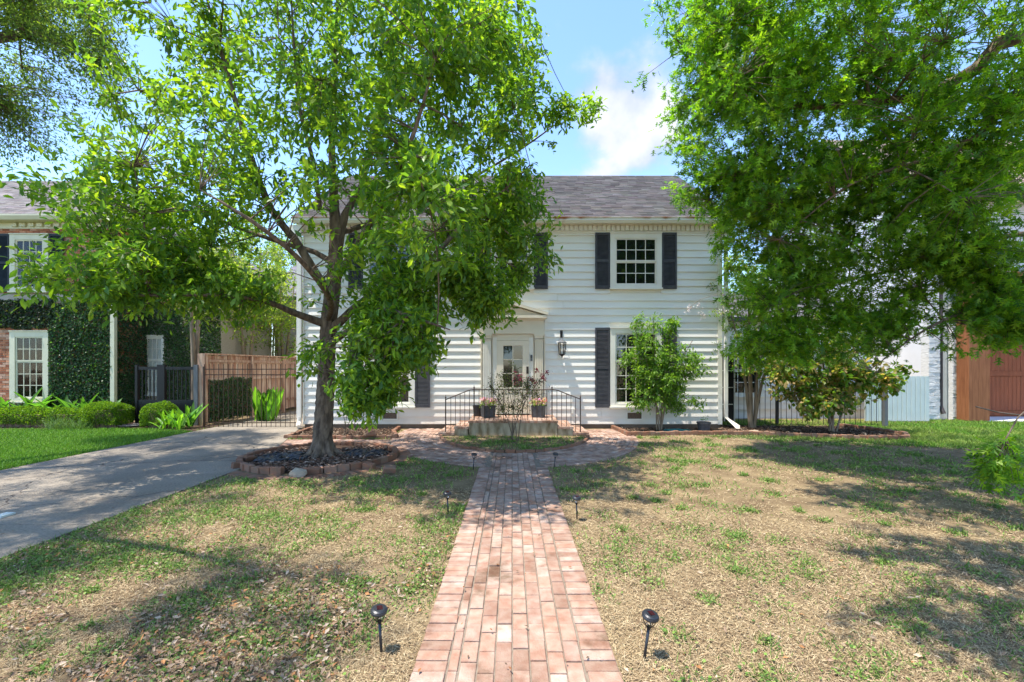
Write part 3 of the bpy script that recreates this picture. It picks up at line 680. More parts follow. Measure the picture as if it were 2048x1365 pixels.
db.build('door_face', M['cream'], dr)
pm = B(-.118, .118, -.003, .003, -ph / 2 + .015, ph / 2 - .015).mesh('door_pane')
for i in (-1, 1):
    for j in range(3): piece('pane', pm, (cxd + i * .14, D - .074, gz0 + (j + .5) * ph), dr, (random.uniform(-.02, .02), 0, 0), m=M['glass'])
MB().box(cxd + .37, cxd + .43, D - .115, D - .0925, 1.52, 1.72).build('keypad_lock', M['bronze'], dr)
MB().box(cxd + .375, cxd + .425, D - .11, D - .0925, 1.05, 1.40).tube([(cxd + .4, D - .11, 1.36), (cxd + .4, D - .16, 1.32), (cxd + .4, D - .16, 1.16), (cxd + .4, D - .11, 1.10)], .012, 6).build('door_handle', M['bronze'], dr)
B(cxd - .45, cxd + .45, D - .14, D - .0505, .385, .419).build('threshold', M['bronze'], dr)
db = thing('doorbell', 'small black and white video doorbell on the right door frame', 'doorbell', (cxd + .51, D - .08, 1.92))
B(cxd + .485, cxd + .535, D - .105, D - .076, 1.95, 2.04).build('camera_half', M['plastic'], db)
B(cxd + .487, cxd + .533, D - .103, D - .076, 1.87, 1.949).build('button_half', M['post'], db)
ot = thing('outdoor_socket', 'small white socket cover low on the siding right of the steps', 'socket', (X(1144, D), D, .5))
B(X(1144, D) - .03, X(1144, D) + .03, D - .062, D - .03, .42, .56).build('cover', M['trim'], ot)
# lantern
lx = X(1122.5, D)
lan = thing('wall_lantern', 'black hexagonal glass lantern hanging on the clapboards right of the door', 'wall lamp', (lx, D, 2.3))
MB().box(lx - .035, lx + .035, D - .052, D - .03, 2.52, 2.72).tube([(lx, D - .05, 2.6), (lx, D - .10, 2.70), (lx, D - .17, 2.68), (lx, D - .19, 2.58), (lx, D - .19, 2.49)], .011, 8).build('bracket', M['iron'], lan)
yl = D - .19
MB().lathe([(.012, .24), (.02, .22), (.055, .17), (.125, .12), (.125, .105)], (lx, yl, 2.26), 6).build('lantern_roof', M['post'], lan)
cg = MB()
for k in range(6):
    a = k * math.pi / 3; cg.tube([(lx + .11 * math.cos(a), yl + .11 * math.sin(a), 2.365), (lx + .082 * math.cos(a), yl + .082 * math.sin(a), 2.06)], .009, 5)
cg.lathe([(.084, 0), (.088, .015), (.06, -.02)], (lx, yl, 2.05), 6).lathe([(.06, .03), (.035, .0), (.012, -.03), (.018, -.05), (.006, -.07)], (lx, yl, 2.01), 8)
cg.build('cage', M['iron'], lan)
MB().lathe([(.105, .0), (.078, -.29)], (lx, yl, 2.36), 6).build('glass', M['clear'], lan)
MB().lathe([(.016, 0), (.016, .12), (.02, .14), (.012, .19), (.003, .21)], (lx, yl, 2.07), 8).build('candle_bulb', M['blind'], lan)

# ------------------------------------------------------------------ stoop, railing, pots
stoop = thing('front_stoop', 'mossy concrete stoop with brick treads and steps at both ends', 'steps', (.03, 11.9, 0))
YF = 11.22
def slab(x0, x1, z1, label=None):
    B(x0, x1, YF, D - .06, -.02, z1 - .058).build('step_wall', M['stucco'], stoop)
    me = brick_mesh('tread_brick', .095, .19, .056, .004)
    n = max(1, round((x1 - x0 + .04) / .102)); w = (x1 - x0 + .04) / n
    rows = int((D - .06 - YF + .03) / .2) + 1
    for j in range(rows):
        for i in range(n):
            yy = YF - .03 + .095 + j * .2
            if yy > D - .13: continue
            piece('brick', me, (x0 - .02 + (i + .5) * w, yy, z1 + random.uniform(-.002, .002)), stoop, (0, 0, random.uniform(-.01, .01)), (w / .102, 1, 1), m=M['brick'])
slab(-1.06, 1.12, .385); slab(-1.415, -1.083, .235); slab(-1.80, -1.438, .095); slab(1.143, 1.50, .235); slab(1.523, 1.88, .095)
rail = thing('stoop_railing', 'thin black iron railing across the front of the stoop sloping down both sides', 'railing', (.03, 11.26, .38))
yr = YF + .05
def rz(px):
    if 940 <= px <= 1112: return Z(780, yr)
    return Z(780 + (940 - px) * 20 / 49 if px < 940 else 780 + (px - 1112) * 19 / 49, yr)
def sz(x):
    return .385 if -1.08 < x < 1.14 else (.235 if -1.43 < x < 1.51 else .095)
pts = [(X(p, yr), yr, rz(p)) for p in (891, 905, 920, 938, 944, 1030, 1108, 1114, 1130, 1146, 1161)]
MB().tube(pts, .013, 6).build('top_rail', M['brown_iron'], rail)
bal = MB().tube([(0, 0, 0), (0, 0, 1)], .0075, 6).mesh('baluster')
zoom = [235, 277, 320, 362, 405, 492, 538, 583, 627, 670, 714, 757, 801, 845, 889, 932, 976, 1020, 1064, 1108, 1200, 1243, 1287, 1328, 1370]
for q in zoom:
    px = 850 + q / 4.549; x = X(px, yr); z0 = sz(x); piece('baluster', bal, (x, yr, z0), rail, (0, 0, 0), (1, 1, rz(px) - z0), m=M['brown_iron'])
for px in (891.3, 948.2, 1104, 1160.7):
    x = X(px, yr); z0 = sz(x); zt = rz(px)
    p = MB().box(x - .013, x + .013, yr - .013, yr + .013, z0, zt + .03).build('post', M['brown_iron'], rail)
    MB().lathe([(.008, 0), (.02, .015), (.02, .03), (.008, .045), (.004, .085)], (x, yr, zt + .03), 8).build('finial', M['brown_iron'], p)
x = X(1157, yr); MB().box(X(1152, yr), X(1161, yr), yr - .006, yr + .006, .235, .25).build('bottom_rail', M['brown_iron'], rail)

# ------------------------------------------------------------------ brick wall built brick by brick
def brick_wall(name, x0, x1, z0, z1, yf, parent, holes=(), axis='x', pal=((.50, .20, .10), (.42, .16, .08), (.56, .27, .15), (.36, .13, .07), (.55, .33, .22))):
    P = []; S = []; r = 0; z = z0
    while z < z1 - .02:
        off = (r % 2) * .1075; x = x0 - off
        while x < x1:
            a, b = max(x, x0), min(x + .205, x1); segs = [(a, b)]
            for (h0, h1, k0, k1) in holes:
                if z + .06 > k0 and z < k1:
                    nw = []
                    for (p, q) in segs:
                        if h1 <= p or h0 >= q: nw.append((p, q)); continue
                        if h0 > p: nw.append((p, h0))
                        if h1 < q: nw.append((h1, q))
                    segs = nw
            for (p, q) in segs:
                if q - p > .03: P.append(((p + q) / 2, yf, z + .031)); S.append(q - p)
            x += .215
        z += .0735; r += 1
    P = np.array(P); S = np.array(S); k = len(P); P[:, 1] += rng.uniform(-.003, .003, k)
    tv = np.array([(-.5, 0, -.5), (.5, 0, -.5), (.5, 0, .5), (-.5, 0, .5), (-.5, 1, -.5), (.5, 1, -.5), (.5, 1, .5), (-.5, 1, .5)])
    tt = np.array([(0, 1, 2), (0, 2, 3), (4, 7, 6)[:3], (0, 4, 5), (0, 5, 1), (3, 2, 6), (3, 6, 7), (0, 3, 7), (0, 7, 4), (1, 5, 6), (1, 6, 2)])
    R = np.zeros((k, 3, 3)); R[:, 0, 0] = S; R[:, 1, 1] = .02; R[:, 2, 2] = .062
    if axis == 'y':
        P = np.stack([P[:, 1], P[:, 0], P[:, 2]], 1); R = R[:, [1, 0, 2], :]; R[:, 0, 1] *= -1
    C = np.array(pal)[rng.integers(0, len(pal), k)] * (.8 + .4 * rng.random((k, 1)))
    return soup_obj(name, [soup(tv, tt, R, P, C)], M['wallbrick'], parent)

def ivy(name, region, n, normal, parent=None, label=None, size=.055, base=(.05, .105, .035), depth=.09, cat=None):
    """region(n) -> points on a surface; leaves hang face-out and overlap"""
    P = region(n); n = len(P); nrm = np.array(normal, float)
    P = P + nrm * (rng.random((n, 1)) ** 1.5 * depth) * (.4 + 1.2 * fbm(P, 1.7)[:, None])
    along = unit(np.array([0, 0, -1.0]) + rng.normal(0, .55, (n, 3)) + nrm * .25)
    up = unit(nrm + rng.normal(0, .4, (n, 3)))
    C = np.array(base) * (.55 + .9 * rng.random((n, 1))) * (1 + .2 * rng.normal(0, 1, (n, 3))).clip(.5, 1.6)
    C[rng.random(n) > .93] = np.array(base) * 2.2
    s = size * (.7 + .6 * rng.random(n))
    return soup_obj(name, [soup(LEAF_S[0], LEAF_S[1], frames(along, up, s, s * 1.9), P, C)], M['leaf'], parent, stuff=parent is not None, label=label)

# ------------------------------------------------------------------ left neighbour
E = 14.5
nb = thing('brick_house', 'orange brick two storey house with dentil cornice and ivy at the left edge', 'house', (-17, E + 4, 0))
NX1 = X(228, E); NX0 = -24.0
MB().box(NX0, NX1 - .02, E, 24.0, 0, 6.3).build('wall', M['mortar'], nb)
wl_, wr_ = X(26, E), X(103, E); wc, ww = (wl_ + wr_) / 2, wr_ - wl_
nw = [(wc, Z(587, E) + .05, Z(471, E)), (wc, Z(803, E), Z(664, E)), (wc - 4.2, Z(587, E) + .05, Z(471, E)), (wc - 4.2, Z(803, E), Z(664, E))]
MB().box(NX0, NX1, E - .05, E - .001, Z(603, E), Z(590, E)).build('belt_course', M['mortar'], nb)
hl = [(c - ww / 2, c + ww / 2, a, b) for c, a, b in nw] + [(NX0, NX1 + 1, Z(603, E), Z(590, E))]
brick_wall('wall_bricks', NX0 + 6.5, NX1, .02, Z(460, E), E - .022, nb, hl)
brick_wall('side_wall_bricks', E, 24.0, 1.5, 6.2, NX1 + .022, nb, axis='y')
B(NX1 - .02, NX1 + .25, E, 24.2, 6.201, 6.36).build('side_cornice', M['ntrim'], nb)
for i, (c, a, b) in enumerate(nw):
    B(c - ww / 2 + .1, c + ww / 2 - .1, E - .0218, E - .012, a + .08, b - .1).build('blind_backing', M['blind'], nb)
    f_ = window(nb, c, a, b, ww, E - .03, 4, (2, 2) if i % 2 == 0 else (2, 3), 'ntrim', 'clear', casing=.17)
    bb = MB(); z = a + .12
    while z < b - .2:
        bb.box(c - ww / 2 + .16, c + ww / 2 - .16, E - .0365, E - .024, z, z + .043); z += .052
    bb.build('blind', M['blind'], f_, stuff=True)
    if i % 2 == 0:
        for s in (-1, 1):
            xa = c + s * (ww / 2 + .235); shutter(nb, xa - .22, xa + .22, a - .02, b + .02, E - .03, 'nshutter')
    else:
        MB().box(c - ww / 2 - .03, c + ww / 2 + .03, E - .13, E - .03, a - .12, a - .048).build('brick_sill', M['oldbrick'], nb)
B(NX0, NX1 + .02, E - .06, E - .001, Z(459, E), 6.28).build('frieze', M['ntrim'], nb)
dm = MB().box(-.085, .085, -.06, 0, -.06, .06).mesh('dentil')
x = NX1 - .1
while x > NX0 + 8: piece('dentil', dm, (x, E - .061, Z(452, E)), nb, m=M['ntrim']); x -= .27
B(NX0, NX1 + .25, E - .30, E + .01, 6.281, 6.36).build('soffit', M['ntrim'], nb)
MB().prism([(E - .30, 6.29), (E - .36, 6.29), (E - .42, 6.40), (E - .42, 6.45), (E - .30, 6.42)], NX0, NX1 + .3, 'x').build('gutter', M['ntrim'], nb)
rx_ = NX1 + .3
rf = MB().add([(NX0 - 4, E - .35, 6.40), (rx_, E - .35, 6.40), (rx_, 24.4, 6.40), (NX0 - 4, 24.4, 6.40), (NX0 - 4, 19.2, 9.5), (rx_ - 4.9, 19.2, 9.5)], [(3, 2, 1, 0), (0, 1, 5, 4), (1, 2, 5), (2, 3, 4, 5), (3, 0, 4)]).build('roof', M['roofplain'], nb)
shingle_field('shingles', NX0 + .5, rx_ + .02, (E - .38, 6.43), (19.2, 9.55), rf, (.25, .22, .205), hip=4.9)
MB().box(NX1 + .0, NX1 + .13, E - .14, E - .03, .1, Z(612, E)).build('downspout', M['ntrim'], nb)
def reg_front(n):
    x = rng.uniform(X(104, E), NX1 + .02, n); z = rng.uniform(.1, 3.95, n)
    top = 3.55 + .5 * fbm(np.stack([x, x * 0], 1), 1.3)
    return np.stack([x, np.full(n, E - .04), z], 1)[z < top]
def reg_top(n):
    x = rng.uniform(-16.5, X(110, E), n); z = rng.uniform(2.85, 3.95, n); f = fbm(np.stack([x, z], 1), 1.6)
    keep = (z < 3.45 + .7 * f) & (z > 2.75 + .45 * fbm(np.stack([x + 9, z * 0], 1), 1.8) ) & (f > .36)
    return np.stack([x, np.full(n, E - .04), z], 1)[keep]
def reg_side(n):
    y = rng.uniform(E - .04, 15.75, n); z = rng.uniform(.05, 3.9, n); return np.stack([np.full(n, NX1 + .0), y, z], 1)
# recessed wing with a trellised white window
wing = MB().box(NX1 - .02, -10.1, 15.8, 19, 0, 3.75).build('wing_wall', M['mortar'], nb)
wx0, wx1 = X(278, 15.7), X(327, 15.7)
window(nb, (wx0 + wx1) / 2, Z(790, 15.7), Z(672, 15.7), wx1 - wx0, 15.79, 4, (2, 3), 'trim', 'clear', casing=.07)
B(wx0 + .05, wx1 - .05, 15.780, 15.799, Z(788, 15.7), Z(676, 15.7)).build('curtain', M['blind'], nb)
def reg_wing(n):
    x = rng.uniform(NX1, -10.05, n); z = rng.uniform(.05, 3.9, n); k = ~((x < wx1 + .03) & (z < Z(669, 15.7)) & (x > wx0 - .02))
    return np.stack([x, np.full(n, 15.72), z], 1)[k]
iv = thing('ivy', 'dense dark green ivy covering the corner of the brick house', 'climbing plant', (NX1, E, 0), 'ivy on walls and fences')
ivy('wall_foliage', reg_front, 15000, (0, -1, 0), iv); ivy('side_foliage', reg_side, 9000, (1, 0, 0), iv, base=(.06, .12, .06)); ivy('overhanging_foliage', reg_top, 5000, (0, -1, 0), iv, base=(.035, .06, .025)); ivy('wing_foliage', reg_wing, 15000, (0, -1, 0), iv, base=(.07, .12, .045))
for o_ in list(iv.children): pass

# ------------------------------------------------------------------ gate, fences
def gate_bars(o, xs, y, z0, z1, rails, r=.0085, tip=True, m='brown_iron'):
    bm_ = MB().tube([(0, 0, z0), (0, 0, z1)], r, 6)
    if tip: bm_.lathe([(.004, 0), (.013, .014), (.010, .028), (.003, .045)], (0, 0, z1 - .008), 6)
    bm_ = bm_.mesh('bar')
    for x in xs: piece('bar', bm_, (x, y, 0), o, (0, random.uniform(-.002, .002), 0), m=M[m])
    for z in rails: B(xs[0] - .03, xs[-1] + .03, y - .011, y + .011, z - .012, z + .012).build('rail', M[m], o)
G = 12.78
gate = thing('iron_gate', 'thin dark iron bar gate closing the driveway beside the white house', 'gate', (-7.3, G, 0))
gate_bars(gate, [X(409 + 9.52 * i, G) for i in range(20)], G, Z(855, G), Z(731, G), (Z(739, G), Z(750, G), Z(846, G)))
B(X(408, G) - .02, X(408, G) + .02, G - .02, G + .02, .02, 1.72).build('post', M['brown_iron'], gate)
B(X(598, G) - .02, X(598, G) + .02, G - .02, G + .02, .02, 1.66).build('post', M['brown_iron'], gate)
B(X(593, G), X(603, G), G - .03, G + .03, Z(800, G), Z(795, G)).build('latch', M['iron'], gate)
H = 13.2
mg = thing('metal_garden_gate', 'black metal double gate with barred top between ivy wall and grey post', 'gate', (-10.1, H, 0))
for (a, b, m_) in ((272, 277, 'iron'), (316, 331, 'iron'), (389, 397, 'post')):
    B(X(a, H), X(b, H), H - .04, H + .06, 0, Z(730, H)).build('post', M[m_], mg)
for (a, b, n_b) in ((277.3, 315.7, 4), (331.3, 388.7, 6)):
    xa, xb = X(a, H), X(b, H)
    B(xa, xb, H - .02, H + .02, Z(740, H), Z(734, H)).build('top_rail', M['iron'], mg)
    B(xa, xb, H - .02, H + .02, .06, Z(800, H)).build('kick_panel', M['iron'], mg)
    bm_ = B(-.012, .012, -.012, .012, Z(799.8, H), Z(740.2, H)).mesh('bar')
    for i in range(n_b): piece('bar', bm_, (xa + (i + 1) * (xb - xa) / (n_b + 1), H, 0), mg, m=M['iron'])
wf = thing('wood_fence', 'weathered cedar board fence running back along the driveway', 'fence', (-8.9, 16, 0))
fx = lambda y: -9.0 + (y - 13.3) * .075
bw = MB().box(-.009, .009, -.068, .068, .12, 2.06).mesh('fence_board')
y = 13.36
while y < 21:
    piece('board', bw, (fx(y) + random.uniform(-.006, .006), y, random.uniform(-.012, .012)), wf, (0, 0, -.075 + random.uniform(-.02, .02)), m=M['board']); y += .14
for y in (13.28, 15.35, 17.2, 19.1, 20.9):
    B(fx(y) + .012, fx(y) + .10, y - .045, y + .045, 0, 2.07).build('post', M['board'], wf)
for z in (.45, 1.3, 1.85): MB().add([(fx(13.3) + .02, 13.3, z), (fx(13.3) + .055, 13.3, z), (fx(20.9) + .055, 20.9, z), (fx(20.9) + .02, 20.9, z), (fx(13.3) + .02, 13.3, z + .08), (fx(13.3) + .055, 13.3, z + .08), (fx(20.9) + .055, 20.9, z + .08), (fx(20.9) + .02, 20.9, z + .08)], [(0, 3, 2, 1), (4, 5, 6, 7), (0, 1, 5, 4), (1, 2, 6, 5), (2, 3, 7, 6), (3, 0, 4, 7)]).build('rail', M['board'], wf)
MB().add([(fx(13.3) - .06, 13.25, 2.07), (fx(13.3) + .12, 13.25, 2.07), (fx(21) + .12, 21, 2.07), (fx(21) - .06, 21, 2.07), (fx(13.3) - .06, 13.25, 2.11), (fx(13.3) + .12, 13.25, 2.11), (fx(21) + .12, 21, 2.11), (fx(21) - .06, 21, 2.11)], [(0, 3, 2, 1), (4, 5, 6, 7), (0, 1, 5, 4), (1, 2, 6, 5), (2, 3, 7, 6), (3, 0, 4, 7)]).build('cap_rail', M['board'], wf)
B(-9.12, -8.92, 13.2, 13.24, .0, 2.1).build('end_board', M['board'], wf)
def reg_fence(n):
    y = rng.uniform(13.35, 15.25, n); z = rng.uniform(.1, 1.55, n); k = z < 1.2 + .3 * fbm(np.stack([y, y * 0], 1), 2.5)
    return np.stack([fx(y) + .06, y, z], 1)[k]
iv2 = thing('ivy', 'square patch of ivy on the first panel of the cedar fence', 'climbing plant', (-8.9, 14.3, 0), 'ivy on walls and fences')
ivy('foliage', reg_fence, 4500, (1, 0, 0), iv2, base=(.07, .12, .06))
Kf = 13.4
rfn = thing('iron_fence', 'low black iron bar fence behind the shrubs right of the white house', 'fence', (7.5, Kf, 0))
gate_bars(rfn, [X(1456 + 10.6 * i, Kf) for i in range(30)], Kf, Z(851, Kf), Z(738, Kf), (Z(746, Kf), Z(757, Kf), Z(849, Kf)), m='iron')
for px, mt_ in ((1554, 'iron'), (1659, 'iron')): B(X(px, Kf) - .035, X(px, Kf) + .035, Kf - .035, Kf + .035, 0, 1.78).build('post', M[mt_], rfn)
B(X(1770, 12.9) - .045, X(1770, 12.9) + .045, 12.85, 12.95, 0, 1.25).build('post', M['post'], rfn)

# ------------------------------------------------------------------ side wing of the white house and right neighbour
sw = thing('white_side_wing', 'low white clapboard wing set back behind the iron fence', 'building', (9, 16, 0))
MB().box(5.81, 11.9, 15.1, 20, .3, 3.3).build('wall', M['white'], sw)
B(5.82, 11.88, 15.12, 20, 0, .299).build('foundation', M['whitestone'], sw)
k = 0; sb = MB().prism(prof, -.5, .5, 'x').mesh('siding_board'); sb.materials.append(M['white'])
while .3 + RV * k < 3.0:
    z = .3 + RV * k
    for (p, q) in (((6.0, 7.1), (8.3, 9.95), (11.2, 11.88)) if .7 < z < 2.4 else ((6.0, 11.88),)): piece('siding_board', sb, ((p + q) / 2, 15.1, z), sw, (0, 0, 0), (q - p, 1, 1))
    k += 1
window(sw, 7.7, .75, 2.45, 1.2, 15.1, 4, (2, 2), 'trim', 'glass', .1)
window(sw, 10.58, .75, 2.45, 1.2, 15.1, 4, (2, 2), 'trim', 'glass', .1)
B(5.9, 5.99, 15.0, 15.1, .3, 3.3).build('corner_board', M['trim'], sw)
rf = MB().prism([(14.7, 3.3), (17.6, 4.5), (20.4, 3.3), (20.4, 3.2), (14.7, 3.2)], 5.81, 12.1, 'x').build('roof', M['shutter'], sw)
shingle_field('shingles', 5.82, 12.12, (14.68, 3.32), (17.6, 4.53), rf, (.175, .162, .17))
scr = thing('screen_door', 'dark screened panel beside the right corner of the white house', 'door', (6.2, 13.5, 0))
MB().box(5.99, 6.62, 13.52, 13.56, .1, 2.1).build('screen', M['rubber'], scr)
for x in (6.0, 6.3, 6.6): B(x - .015, x + .015, 13.49, 13.519, .1, 2.1).build('muntin', M['trim'], scr)
for z in (.6, 1.1, 1.6): B(5.99, 6.62, 13.495, 13.518, z - .012, z + .012).build('muntin', M['trim'], scr)
Q = 14.1
pg = thing('pale_wood_gate', 'pale blue green vertical board gate beside the white stone house', 'gate', (12.3, Q, 0))
x = 11.0
bm_ = MB().prism([(-.067, .012), (-.067, -.006), (-.058, -.014), (.058, -.014), (.067, -.006), (.067, .012)], .03, 1.42, 'z').mesh('gate_board')
while x < X(1857, Q):
    piece('board', bm_, (x, Q, 0), pg, m=M['palewood']); x += .143
for z in (.3, 1.15): B(11, X(1857, Q), Q + .013, Q + .05, z, z + .09).build('rail', M['palewood'], pg)
Wd = 14.7
rb = thing('white_stone_house', 'tall white painted stone house with brown roof and red garage door at right', 'house', (20, 18, 0))
wx = X(1857, Wd)
MB().box(wx, 15.06, Wd + .25, 24, 0, 7.3).box(15.06, 30, 15.72, 24, 0, 7.3).box(15.06, 30, Wd + .25, 15.72, 4.71, 7.3).prism([(Wd + .25, 7.3), (24, 7.3), (19.3, 11.05)], wx, 30, 'x').build('wall', M['whitewall'], rb)
B(wx - .02, X(1878, Wd), Wd, Wd + .249, 0, 7.25).build('stone_pier', M['whitestone'], rb)
B(X(1904, Wd), X(1917, Wd), Wd, Wd + .249, 0, 7.25).build('stone_pier', M['whitestone'], rb)
B(X(1879, Wd), X(1903, Wd), Wd + .15, Wd + .2495, 0, 7.25).build('render_panel', M['trim'], rb)
MB().tube([(X(1885, Wd), Wd + .08, 7.2), (X(1885, Wd), Wd + .08, .45), (X(1887, Wd), Wd + .0, .2)], .065, 10).build('downspout', M['darkpipe'], rb)
# rough painted stones laid in courses on the piers
stn = MB().box(-.5, .5, -.5, .5, -.5, .5).mesh('pier_stone')
for (a, b) in ((wx - .02, X(1878, Wd)), (X(1904, Wd), X(1917, Wd))):
    z = .02
    while z < 3.2:
        hh = random.uniform(.07, .13); xx = a
        while xx < b - .02:
            ln = min(random.uniform(.12, .34), b - xx)
            piece('stone', stn, (xx + ln / 2, Wd - .01, z + hh / 2), rb, (random.uniform(-.05, .05), 0, random.uniform(-.05, .05)), (ln - .008, random.uniform(.03, .07), hh - .01), m=M['whitestone']); xx += ln
        z += hh
B(X(1917.5, Wd), X(1926, Wd), Wd + .05, Wd + .24, 0, 4.2).build('dark_trim', M['garage'], rb)
cp = MB().box(X(1925, 14.4), X(1944.5, 14.4), 14.2, 14.6, .03, 4.3).build('timber_post', M['cedar'], rb)
MB().box(X(1944.8, 14.4), X(1966, 14.4), 14.2, 14.6, .03, 4.3).build('timber_post', M['cedar'], rb)
B(X(1918, 14.4), 30, 14.25, 15.6, 4.31, 4.7).build('garage_beam', M['cedar'], rb)
gd = B(15.2, 19.5, 15.65, 15.7, 0.0, 3.2).build('garage_door', M['garage'], rb)
x = 15.22; gbm = MB().box(-.066, .066, -.02, 0, .22, 1.38).mesh('plank'); gb2 = MB().box(-.066, .066, -.02, 0, 1.57, 2.4).mesh('plank')
while x < 19.3:
    piece('plank', gbm, (x + .07, 15.649, 0), gd, m=M['garage']); piece('plank', gb2, (x + .07, 15.649, 0), gd, m=M['garage']); x += .14
for z in (.03, 1.4, 2.42): B(15.2, 19.5, 15.61, 15.649, z, z + .165).build('rail', M['garage'], gd)
B(wx + .5, 30, 14.0, Wd + .25, 7.15, 7.35).build('soffit', M['darkpipe'], rb)
rf = MB().prism([(14.2, 7.36), (19.3, 11.28), (24.4, 7.36), (24.4, 7.22), (19.3, 11.12), (14.25, 7.22)], wx - .3, 30, 'x').build('roof', M['darkpipe'], rb)
shingle_field('shingles', wx - .31, 27, (14.15, 7.36), (19.3, 11.32), rf, (.36, .27, .22), .16)
# back garage between the houses
gg = thing('back_garage', 'tan two storey garage with grey roof beyond the driveway gate', 'building', (-9, 24, 0))
MB().box(-12.0, -6.6, 23, 28, 0, 5.2).build('wall', M['tan'], gg)
rf = MB().prism([(22.7, 5.2), (25.5, 7.3), (28.3, 5.2), (28.3, 5.1), (22.7, 5.1)], -12.3, -6.3, 'x').build('roof', M['shutter'], gg)
shingle_field('shingles', -12.3, -6.3, (22.68, 5.23), (25.5, 7.33), rf, (.2, .19, .2))
window(gg, -10.4, 2.2, 3.3, 1.1, 23, 3, (2, 2), 'cream', 'glass', .1)
B(-11.9, -9.0, 22.7, 23.0, 2.0, 2.06).build('ledge', M['cedar'], gg)
B(-9.6, -6.9, 22.95, 22.999, .02, 2.1).build('garage_door', M['cream'], gg)

# ------------------------------------------------------------------ trees
def smooth_path(pts, step=.25):
    pts = [np.array(p, float) for p in pts]; out = []
    for i in range(len(pts) - 1):
        p0 = pts[max(i - 1, 0)]; p1 = pts[i]; p2 = pts[i + 1]; p3 = pts[min(i + 2, len(pts) - 1)]
        n = max(2, int(np.linalg.norm(p2[:3] - p1[:3]) / step))
        for k in range(n):
            t = k / n; out.append(.5 * ((2 * p1) + (-p0 + p2) * t + (2 * p0 - 5 * p1 + 4 * p2 - p3) * t * t + (-p0 + 3 * p1 - 3 * p2 + p3) * t ** 3))
    out.append(pts[-1]); return np.array(out)
def tube_np(P, r, n):
    """P (k,3), r (k) -> V,T"""
    k = len(P); t = np.gradient(P, axis=0) if k > 2 else np.repeat((P[-1:] - P[:1]), k, 0); t = unit(t)
    ref = np.array([.31, .92, .2]) if abs(t[0, 1]) < .8 else np.array([.9, .1, .3])
    u = unit(np.cross(t, ref)); w = np.cross(t, u); a = np.arange(n) * 2 * np.pi / n
    V = P[:, None] + r[:, None, None] * (u[:, None] * np.cos(a)[None, :, None] + w[:, None] * np.sin(a)[None, :, None])
    i = np.arange(k - 1)[:, None] * n; j = np.arange(n)[None]; j2 = (j + 1) % n
    q = np.stack([i + j, i + j2, i + n + j2, i + n + j], -1).reshape(-1, 4)
    return V.reshape(-1, 3), np.concatenate([q[:, [0, 1, 2]], q[:, [0, 2, 3]]])
def wood(name, tubes, m, parent, stuff=False):
    Vs, Ts = [], []; b = 0; o = np.array(org(parent))
    for P, r, n in tubes:
        V, T = tube_np(P, r, n)
        if n >= 24:
            c = np.repeat(P, n, 0); q = V - c; a = np.arctan2(q[:, 1], q[:, 0]); st_ = np.stack([np.cos(a) * 2.2, np.sin(a) * 2.2, V[:, 2] * 2.4 + a * .6], 1)
            V = c + q * (1 + (.30 * (np.abs(fbm(st_, 4.2) - .5) * 2) ** .6 - .16 + .05 * (noise(st_, 22) - .5))[:, None] * np.minimum(1, .16 / np.repeat(r, n))[:, None])
        Vs.append(V - o); Ts.append(T + b); b += len(V)
    return link(name, np_mesh(name, np.concatenate(Vs), np.concatenate(Ts), None, True), m, parent, stuff=stuff)
def attach(points, nodes, nrad, R, r1, n=3, sag=.08, rmax=.02):
    """branch from the nearest node to every point"""
    tubes = []; newn = []; newr = []
    for p in points:
        d = np.linalg.norm(nodes - p, axis=1) + np.maximum(0, nodes[:, 2] - p[2]) * .4; i = int(np.argmin(d)); q = nodes[i]; L = np.linalg.norm(p - q)
        k = max(3, int(L / .3)); t = np.linspace(0, 1, k)[:, None]
        mid = (p + q) / 2 + R.normal(0, .07 * L, 3) + np.array([0, 0, sag * L])
        P = (1 - t) ** 2 * q + 2 * t * (1 - t) * mid + t * t * p
        r0 = min(nrad[i] * .7, rmax, .006 + .014 * L)
        rr = r0 + (r1 - r0) * t[:, 0]; tubes.append((P, rr, n)); newn.append(P[1:]); newr.append(rr[1:])
    return tubes, np.concatenate(newn), np.concatenate(newr)
def crown_points(ells, R, clump=.45, s=1.1, shell=2.0):
    out = []
    for (c, r, n) in ells:
        k = n * 5; d = unit(R.normal(0, 1, (k, 3))); q = np.array(c) + d * np.array(r) * (R.random((k, 1)) ** (1 / shell))
        q = q[fbm(q, s) > clump]; out.append(q[:n])
    return np.concatenate(out)
def leaves_at(C, D, R, per, L, wfac, spread, droop, cols, tmpl, scatter=.05):
    """C cluster points, D twig directions"""
    n = len(C) * per; P = np.repeat(C, per, 0); d = np.repeat(D, per, 0)
    P = P + d * R.uniform(-spread, .04, (n, 1)) + R.normal(0, scatter, (n, 3))
    rad = unit(R.normal(0, 1, (n, 3))); al = unit(d * .55 + rad * .9 + np.array([0, 0, -droop]))
    up = unit(np.array([0, 0, 1.0]) + R.normal(0, .45, (n, 3)))
    s = L * (.6 + .6 * R.random(n)); base = np.array(cols)[R.integers(0, len(cols), n)]
    cl = np.repeat(.8 + .4 * R.random((len(C), 1)), per, 0)
    col = base * cl * (.8 + .4 * R.random((n, 1)))
    return frames(al, up, s, s * wfac), P, col
def project(P):
    d = np.maximum(P[:, 1], .1); return 1024 + P[:, 0] * F / d, 735 - (P[:, 2] - 1.7) * F / d
